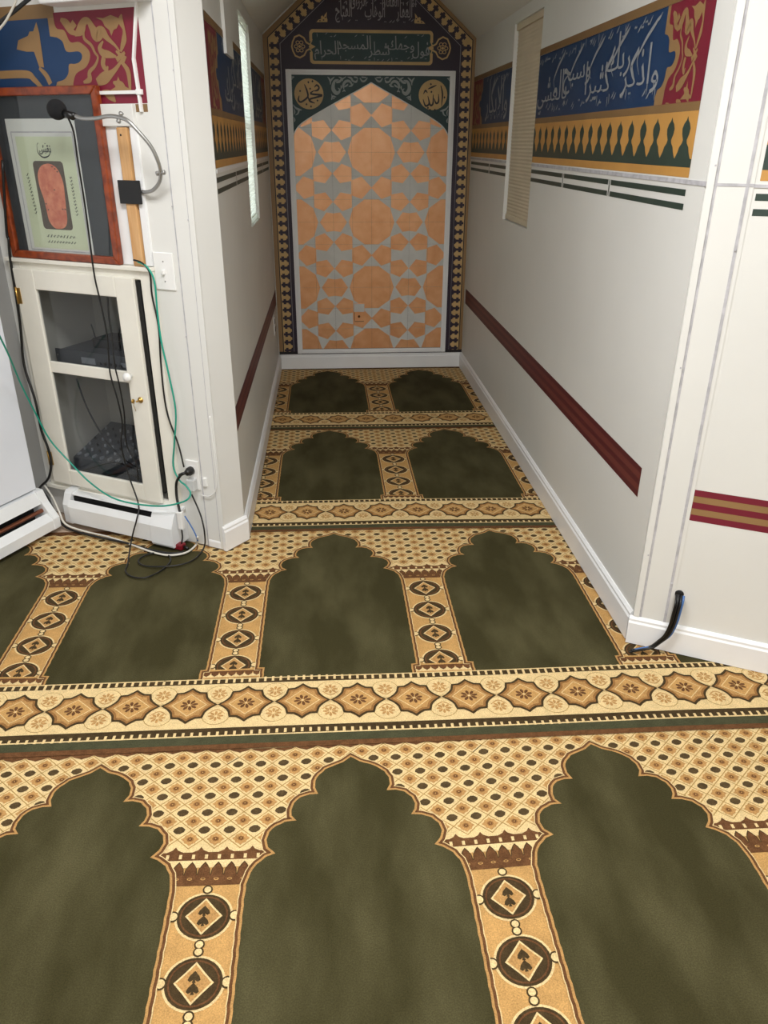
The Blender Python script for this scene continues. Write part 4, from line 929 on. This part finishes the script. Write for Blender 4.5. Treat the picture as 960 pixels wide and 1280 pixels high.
o = thing('wire_clip', OW(-1.75, 0, .28), 'small white wire clip on the wall right of the outlet', 'clip', rz=-AN)
mb = MB(OW); mb.box((-1.757, 0, .270), (-1.740, .010, .306), 'plastic_white'); mb.build('body', o, bevel=.002)

# gooseneck microphone holder
ar = thing('gooseneck_stand', OW(-1.92, .02, 1.34), 'chrome gooseneck arm bolted to a square black plate on the batten', 'stand', rz=-AN)
mb = MB(OW); mb.box((-1.969, .018, 1.304), (-1.876, .024, 1.379), 'plastic_black'); mb.build('mount_plate', ar, bevel=.002)
AP = [(-2.011,0.13,1.571),(-1.985,0.128,1.564),(-1.933,0.125,1.564),(-1.884,0.12,1.57),(-1.841,0.12,1.566),(-1.811,0.12,1.556),(-1.786,0.11,1.529),(-1.759,0.09,1.486),(-1.749,0.075,1.444),(-1.754,0.06,1.406),(-1.776,0.045,1.376),(-1.814,0.03,1.353),(-1.85,0.02,1.344),(-1.877,0.012,1.344)]
mb = MB(OW); mb.tube(smooth(AP, 6), .0062, 'brushed', 10); mb.build('gooseneck', ar)
for (s, h, z), d in ((AP[4], (.35, .55)), (AP[9], (1.0, .12))):
    ax = (W*d[0]+Z*d[1]).normalized(); mb = MB(OW); c = OW(s, h, z)
    mb.lathe(c-ax*.018, ax, [(0, .004), (.002, .0075), (.008, .0075), (.010, .0055), (.026, .0055), (.028, .0075), (.034, .0075), (.036, .004)], 'brushed', 10); mb.build('pivot_clamp', ar)
mb = MB(OW); mb.tube([AP[0], (-2.040, .128, 1.577)], .009, 'plastic_black', 10); mb.build('clip', ar)
mc = thing('microphone', OW(-2.084, .13, 1.59), 'round black foam-covered microphone in front of the picture frame', 'microphone', rz=-AN)
mb = MB(OW); c = OW(-2.084, .13, 1.59); prof = [(-.031*math.cos(PI*i/14), .031*math.sin(PI*i/14)) for i in range(15)]; mb.lathe(c, (0.3, 0.1, -.2), prof, 'foam', 20); mb.build('windscreen', mc)
mb = MB(OW); mb.tube([(-2.066, .130, 1.584), (-2.020, .130, 1.568)], .0105, 'plastic_black', 12); mb.build('handle', mc)

# ================================================================== heaters and the white board on the window side
hp = [(0, .018), (.060, .018), (.098, .024), (.100, .098), (.084, .126), (.082, .122), (.094, .096), (.094, .028), (.060, .024), (0, .024)]
ht = thing('baseboard_heater', OW(-2.13, .0, .018), 'white baseboard heater on the floor under the glass cabinet', 'heater', rz=-AN)
mb = MB(OW); mb.prism(hp, -2.400, -1.968, 'heater_enamel', 0); mb.build('front_panel', ht)
mb = MB(OW); mb.prism([(0, .024), (.060, .024), (.060, .130), (0, .145)], -2.400, -1.968, 'black_gap', 0); mb.build('fin_core', ht)
mb = MB(OW); mb.prism([(0, .146), (.050, .146), (.064, .140), (.060, .1465), (0, .1475)], -2.400, -1.968, 'heater_enamel', 0); mb.build('top_hood', ht)
ec = [(0, .012), (.098, .012), (.103, .022), (.103, .100), (.080, .146), (.068, .158), (0, .160)]
for a, b in ((-1.970, -1.862), (-2.435, -2.398)):
    mb = MB(OW); mb.prism(ec if a > -2 else [(h*.9, z) for h, z in ec], a, b, 'heater_enamel', 0); mb.build('end_cap', ht, bevel=.002)
SB = -2.60
def SW_(n, h, z): return OW(SB+h, 2.30-n, z)     # window-side wall: n along it, h out of it
o = thing('white_board', SW_(1.4, .05, .18), 'tall white board against the left wall, cut by the left edge of the view', 'board', rz=-AN)
mb = MB(SW_); mb.box((.55, .0, .185), (2.148, .100, 2.10), 'board_white'); mb.build('panel', o, bevel=.003)
h2 = thing('baseboard_heater', SW_(1.2, .05, .0), 'long white baseboard heater along the left wall under the white board', 'heater', rz=-AN)
mb = MB(SW_); mb.prism([(.0, .012), (.165, .012), (.180, .020), (.180, .062), (.150, .088), (.147, .085), (.174, .060), (.174, .022), (0, .020)], .45, 2.135, 'heater_enamel', 0); mb.build('front_panel', h2)
mb = MB(SW_); mb.prism([(.0, .182), (.110, .176), (.122, .150), (.130, .128), (.126, .126), (.114, .148), (.104, .168), (0, .174)], .45, 2.135, 'heater_enamel', 0); mb.build('top_hood', h2)
mb = MB(SW_); mb.box((.45, .0, .02), (2.135, .08, .165), 'black_gap'); mb.build('fin_core', h2)
mb = MB(SW_); mb.tube([(.45, .128, .098), (2.13, .128, .098)], .009, 'copper', 10); mb.build('pipe', h2)
mb = MB(SW_); mb.prism([(.0, .010), (.168, .010), (.183, .020), (.183, .066), (.138, .130), (.116, .180), (0, .184)], 2.13, 2.165, 'heater_enamel', 0); mb.build('end_cap', h2, bevel=.002)

# ================================================================== cables
DAT = {'mic':[(-2.052,0.12,1.567),(-2.047,0.11,1.525),(-2.057,0.1,1.441),(-2.074,0.08,1.316),(-2.086,0.07,1.184),(-2.098,0.06,1.059),(-2.093,0.055,0.959),(-2.086,0.055,0.843),(-2.094,0.06,0.706),(-2.077,0.06,0.598),(-2.071,0.06,0.501),(-2.093,0.06,0.411),(-2.08,0.06,0.29),(-2.031,0.08,0.172),(-2.018,0.115,0.125),(-2.036,0.125,0.069),(-2.04,0.15,0.015),(-1.964,0.258,0.008),(-1.926,0.317,0.008),(-1.873,0.34,0.008),(-1.825,0.325,0.008),(-1.805,0.264,0.008),(-1.816,0.186,0.008),(-1.864,0.143,0.008),(-1.919,0.153,0.008),(-1.942,0.199,0.008),(-1.931,0.236,0.008),(-1.89,0.253,0.008),(-1.833,0.238,0.008),(-1.766,0.192,0.008),(-1.741,0.132,0.008),(-1.765,0.033,0.008),(-1.734,0.06,0.086),(-1.748,0.05,0.149),(-1.773,0.04,0.197),(-1.792,0.04,0.242)],
 'black2':[(-2.07,0.04,0.984),(-2.073,0.045,0.916),(-2.068,0.05,0.849),(-2.066,0.06,0.74),(-2.067,0.05,0.66),(-2.063,0.05,0.548),(-2.08,0.045,0.418),(-2.057,0.045,0.357),(-2.043,0.045,0.321),(-2.051,0.04,0.252)],
 'left':[(-2.472,0.03,1.435),(-2.518,0.03,1.197),(-2.517,0.03,1.16),(-2.528,0.03,1.087),(-2.543,0.03,0.849),(-2.555,0.04,0.679),(-2.521,0.05,0.538),(-2.52,0.05,0.41),(-2.502,0.05,0.331),(-2.5,0.05,0.266),(-2.531,0.05,0.191),(-2.572,0.06,0.15),(-2.563,0.08,0.141),(-2.51,0.1,0.129),(-2.461,0.12,0.082),(-2.429,0.13,0.044),(-2.401,0.122,0.008),(-2.283,0.136,0.008),(-2.171,0.134,0.008),(-2.057,0.131,0.008),(-1.941,0.14,0.008),(-1.848,0.128,0.008),(-1.815,0.099,0.008)],
 'white':[(-2.553,0.06,0.154),(-2.486,0.09,0.121),(-2.431,0.12,0.077),(-2.397,0.13,0.031),(-2.314,0.117,0.008),(-2.185,0.117,0.008),(-2.047,0.134,0.008),(-1.933,0.151,0.008),(-1.854,0.146,0.008),(-1.805,0.102,0.008),(-1.807,0.029,0.008),(-1.77,0.06,0.068)],
 'green':[(-1.92,0.03,1.115),(-1.881,0.03,1.099),(-1.857,0.03,1.051),(-1.86,0.03,0.939),(-1.858,0.03,0.835),(-1.844,0.03,0.729),(-1.83,0.03,0.58),(-1.853,0.03,0.451),(-1.873,0.03,0.347),(-1.844,0.04,0.295),(-1.808,0.05,0.281),(-1.781,0.06,0.255),(-1.802,0.08,0.226),(-1.917,0.1,0.193),(-2.116,0.1,0.183),(-2.262,0.08,0.22),(-2.357,0.08,0.297),(-2.427,0.1,0.397),(-2.437,0.14,0.532),(-2.411,0.2,0.659),(-2.329,0.3,0.807),(-2.251,0.4,0.939)],
 'black3':[(-1.937,0.03,1.12),(-1.9,0.03,1.111),(-1.873,0.03,1.08),(-1.879,0.025,1.002),(-1.863,0.03,0.893),(-1.872,0.03,0.766),(-1.876,0.03,0.633),(-1.867,0.03,0.543),(-1.836,0.03,0.44),(-1.814,0.04,0.354)],
 'plugdown':[(-1.83,0.045,0.32),(-1.855,0.045,0.284),(-1.858,0.05,0.234),(-1.848,0.06,0.198),(-1.835,0.07,0.17)],
 'adaptdown':[(-1.837,0.07,0.095),(-1.838,0.07,0.054),(-1.851,0.07,0.015)],
 'blue':[(-1.83,0.05,0.144),(-1.807,0.05,0.109),(-1.787,0.05,0.07),(-1.78,0.05,0.042)],
 'topblack':[(-2.114,0.12,1.903),(-2.158,0.12,1.885),(-2.203,0.12,1.866),(-2.252,0.12,1.847),(-2.303,0.12,1.825)],
 'topwhite':[(-2.169,0.13,1.905),(-2.183,0.13,1.887),(-2.206,0.13,1.865),(-2.241,0.13,1.836),(-2.29,0.13,1.808)],
 'clearcord':[(-1.767,0.01,0.231),(-1.727,0.012,0.235),(-1.694,0.012,0.269),(-1.684,0.012,0.345),(-1.691,0.008,0.49),(-1.693,0.008,0.569)]}
cable('microphone_cable', DAT['mic'], .0032, 'cable_black', 'black microphone cable hanging over the picture and cabinet door, looped on the carpet')
cable('cable', DAT['black2'], .0030, 'cable_black', 'short black cable hanging over the cabinet glass right of the microphone cable')
cable('cable', DAT['left'], .0052, 'cable_black', 'thick black cable down the left side of the cabinet and along the heater foot')
cable('cable', DAT['white'], .0042, 'cable_white', 'off-white cable lying along the floor in front of the small heater')
cable('cable', DAT['green'], .0034, 'cable_green', 'teal green cable swagged across the cabinet and out to the left')
cable('cable', DAT['black3'], .0034, 'cable_black', 'black cable running with the green one down to the wall outlet')
cable('cable', DAT['plugdown'], .0055, 'cable_black', 'thick black lead bending from the plug down to the white inline block')
cable('cable', DAT['adaptdown'], .0030, 'cable_black', 'short black lead below the white inline block by the heater end')
cable('cable', DAT['blue'], .0030, 'cable_blue', 'short blue wire beside the heater end')
cable('cable', DAT['topblack'], .0065, 'cable_black', 'black cable crossing the top left corner over the blue frieze')
cable('cable', DAT['topwhite'], .0038, 'cable_white', 'white cable crossing the top left corner over the blue frieze')
cable('cable', DAT['clearcord'], .0022, 'plastic_white', 'white wire curving up the wall right of the outlet')
o = thing('inline_block', OW(-1.835, .07, .10), 'white inline power block hanging at the right end of the heater', 'adapter', rz=-AN)
mb = MB(OW); mb.box((-1.846, .060, .095), (-1.824, .080, .172), 'plastic_white'); mb.build('body', o, bevel=.003)
o = thing('red_connector', OW(-1.852, .07, .008), 'dark red connector on the floor at the heater end', 'connector', rz=-AN)
mb = MB(OW); mb.box((-1.872, .055, .002), (-1.836, .088, .026), 'plastic_red'); mb.build('body', o, bevel=.004)
mb = MB(OW); mb.tube([(-1.836, .07, .014), (-1.812, .075, .012)], .006, 'plastic_black', 8); mb.build('cord_relief', o)
BC = [(.034, .012, .214), (.035, .030, .198), (.033, .036, .160), (.030, .036, .120), (.020, .034, .075), (.000, .034, .040), (-.020, .040, .018), (-.050, .052, .010), (-.075, .070, .008)]
for i, (m, dx, dh, r, nm) in enumerate((('cable_black', 0, 0, .0055, 'thickest black cable'), ('cable_black', .009, .004, .0042, 'thinner black cable'), ('cable_blue', .016, -.004, .004, 'blue cable'), ('cable_black', -.006, .008, .003, 'thinnest black cable'))):
    cable('cable', [(s+dx*(1-.3*k/8), max(.006, h+dh*(k > 0)), z+dx*.3*(k > 4)) for k, (s, h, z) in enumerate(BC)], r, m, nm+' of the bundle leaving the wall above the right baseboard', group='cable bundle at the right baseboard')
o = thing('cable_hole', OW(.034, 0, .20), 'dark hole in the wall above the right baseboard where the cable bundle leaves', 'hole', rz=-AN)
mb = MB(OW); mb.lathe(OW(.036, .0003, .212), -N, [(0, .014), (.0008, .013)], 'black_gap', 12); mb.build('opening', o)

# ================================================================== room lamps (they light the scene from above and behind the viewer)
for i, (x, y) in enumerate(LAMPS):
    t = thing('ceiling_light', (x, y, CEIL), ('flat ceiling light nearest the cabinet side', 'flat ceiling light on the right of the room', 'flat ceiling light behind the viewer')[i], 'light', 'ceiling lights of the room')
    c = Vector((x, y, 0)); TT = lambda a, b, z: c+W*a+N*b+Z*z
    mb = MB(TT); mb.box((-.58, -.28, 2.56), (.58, .28, 2.598), 'trim_paint'); mb.build('housing', t)
    mb = MB(TT); mb.box((-.56, -.26, 2.552), (.56, .26, 2.559), 'lamp_diffuser'); mb.build('diffuser', t)
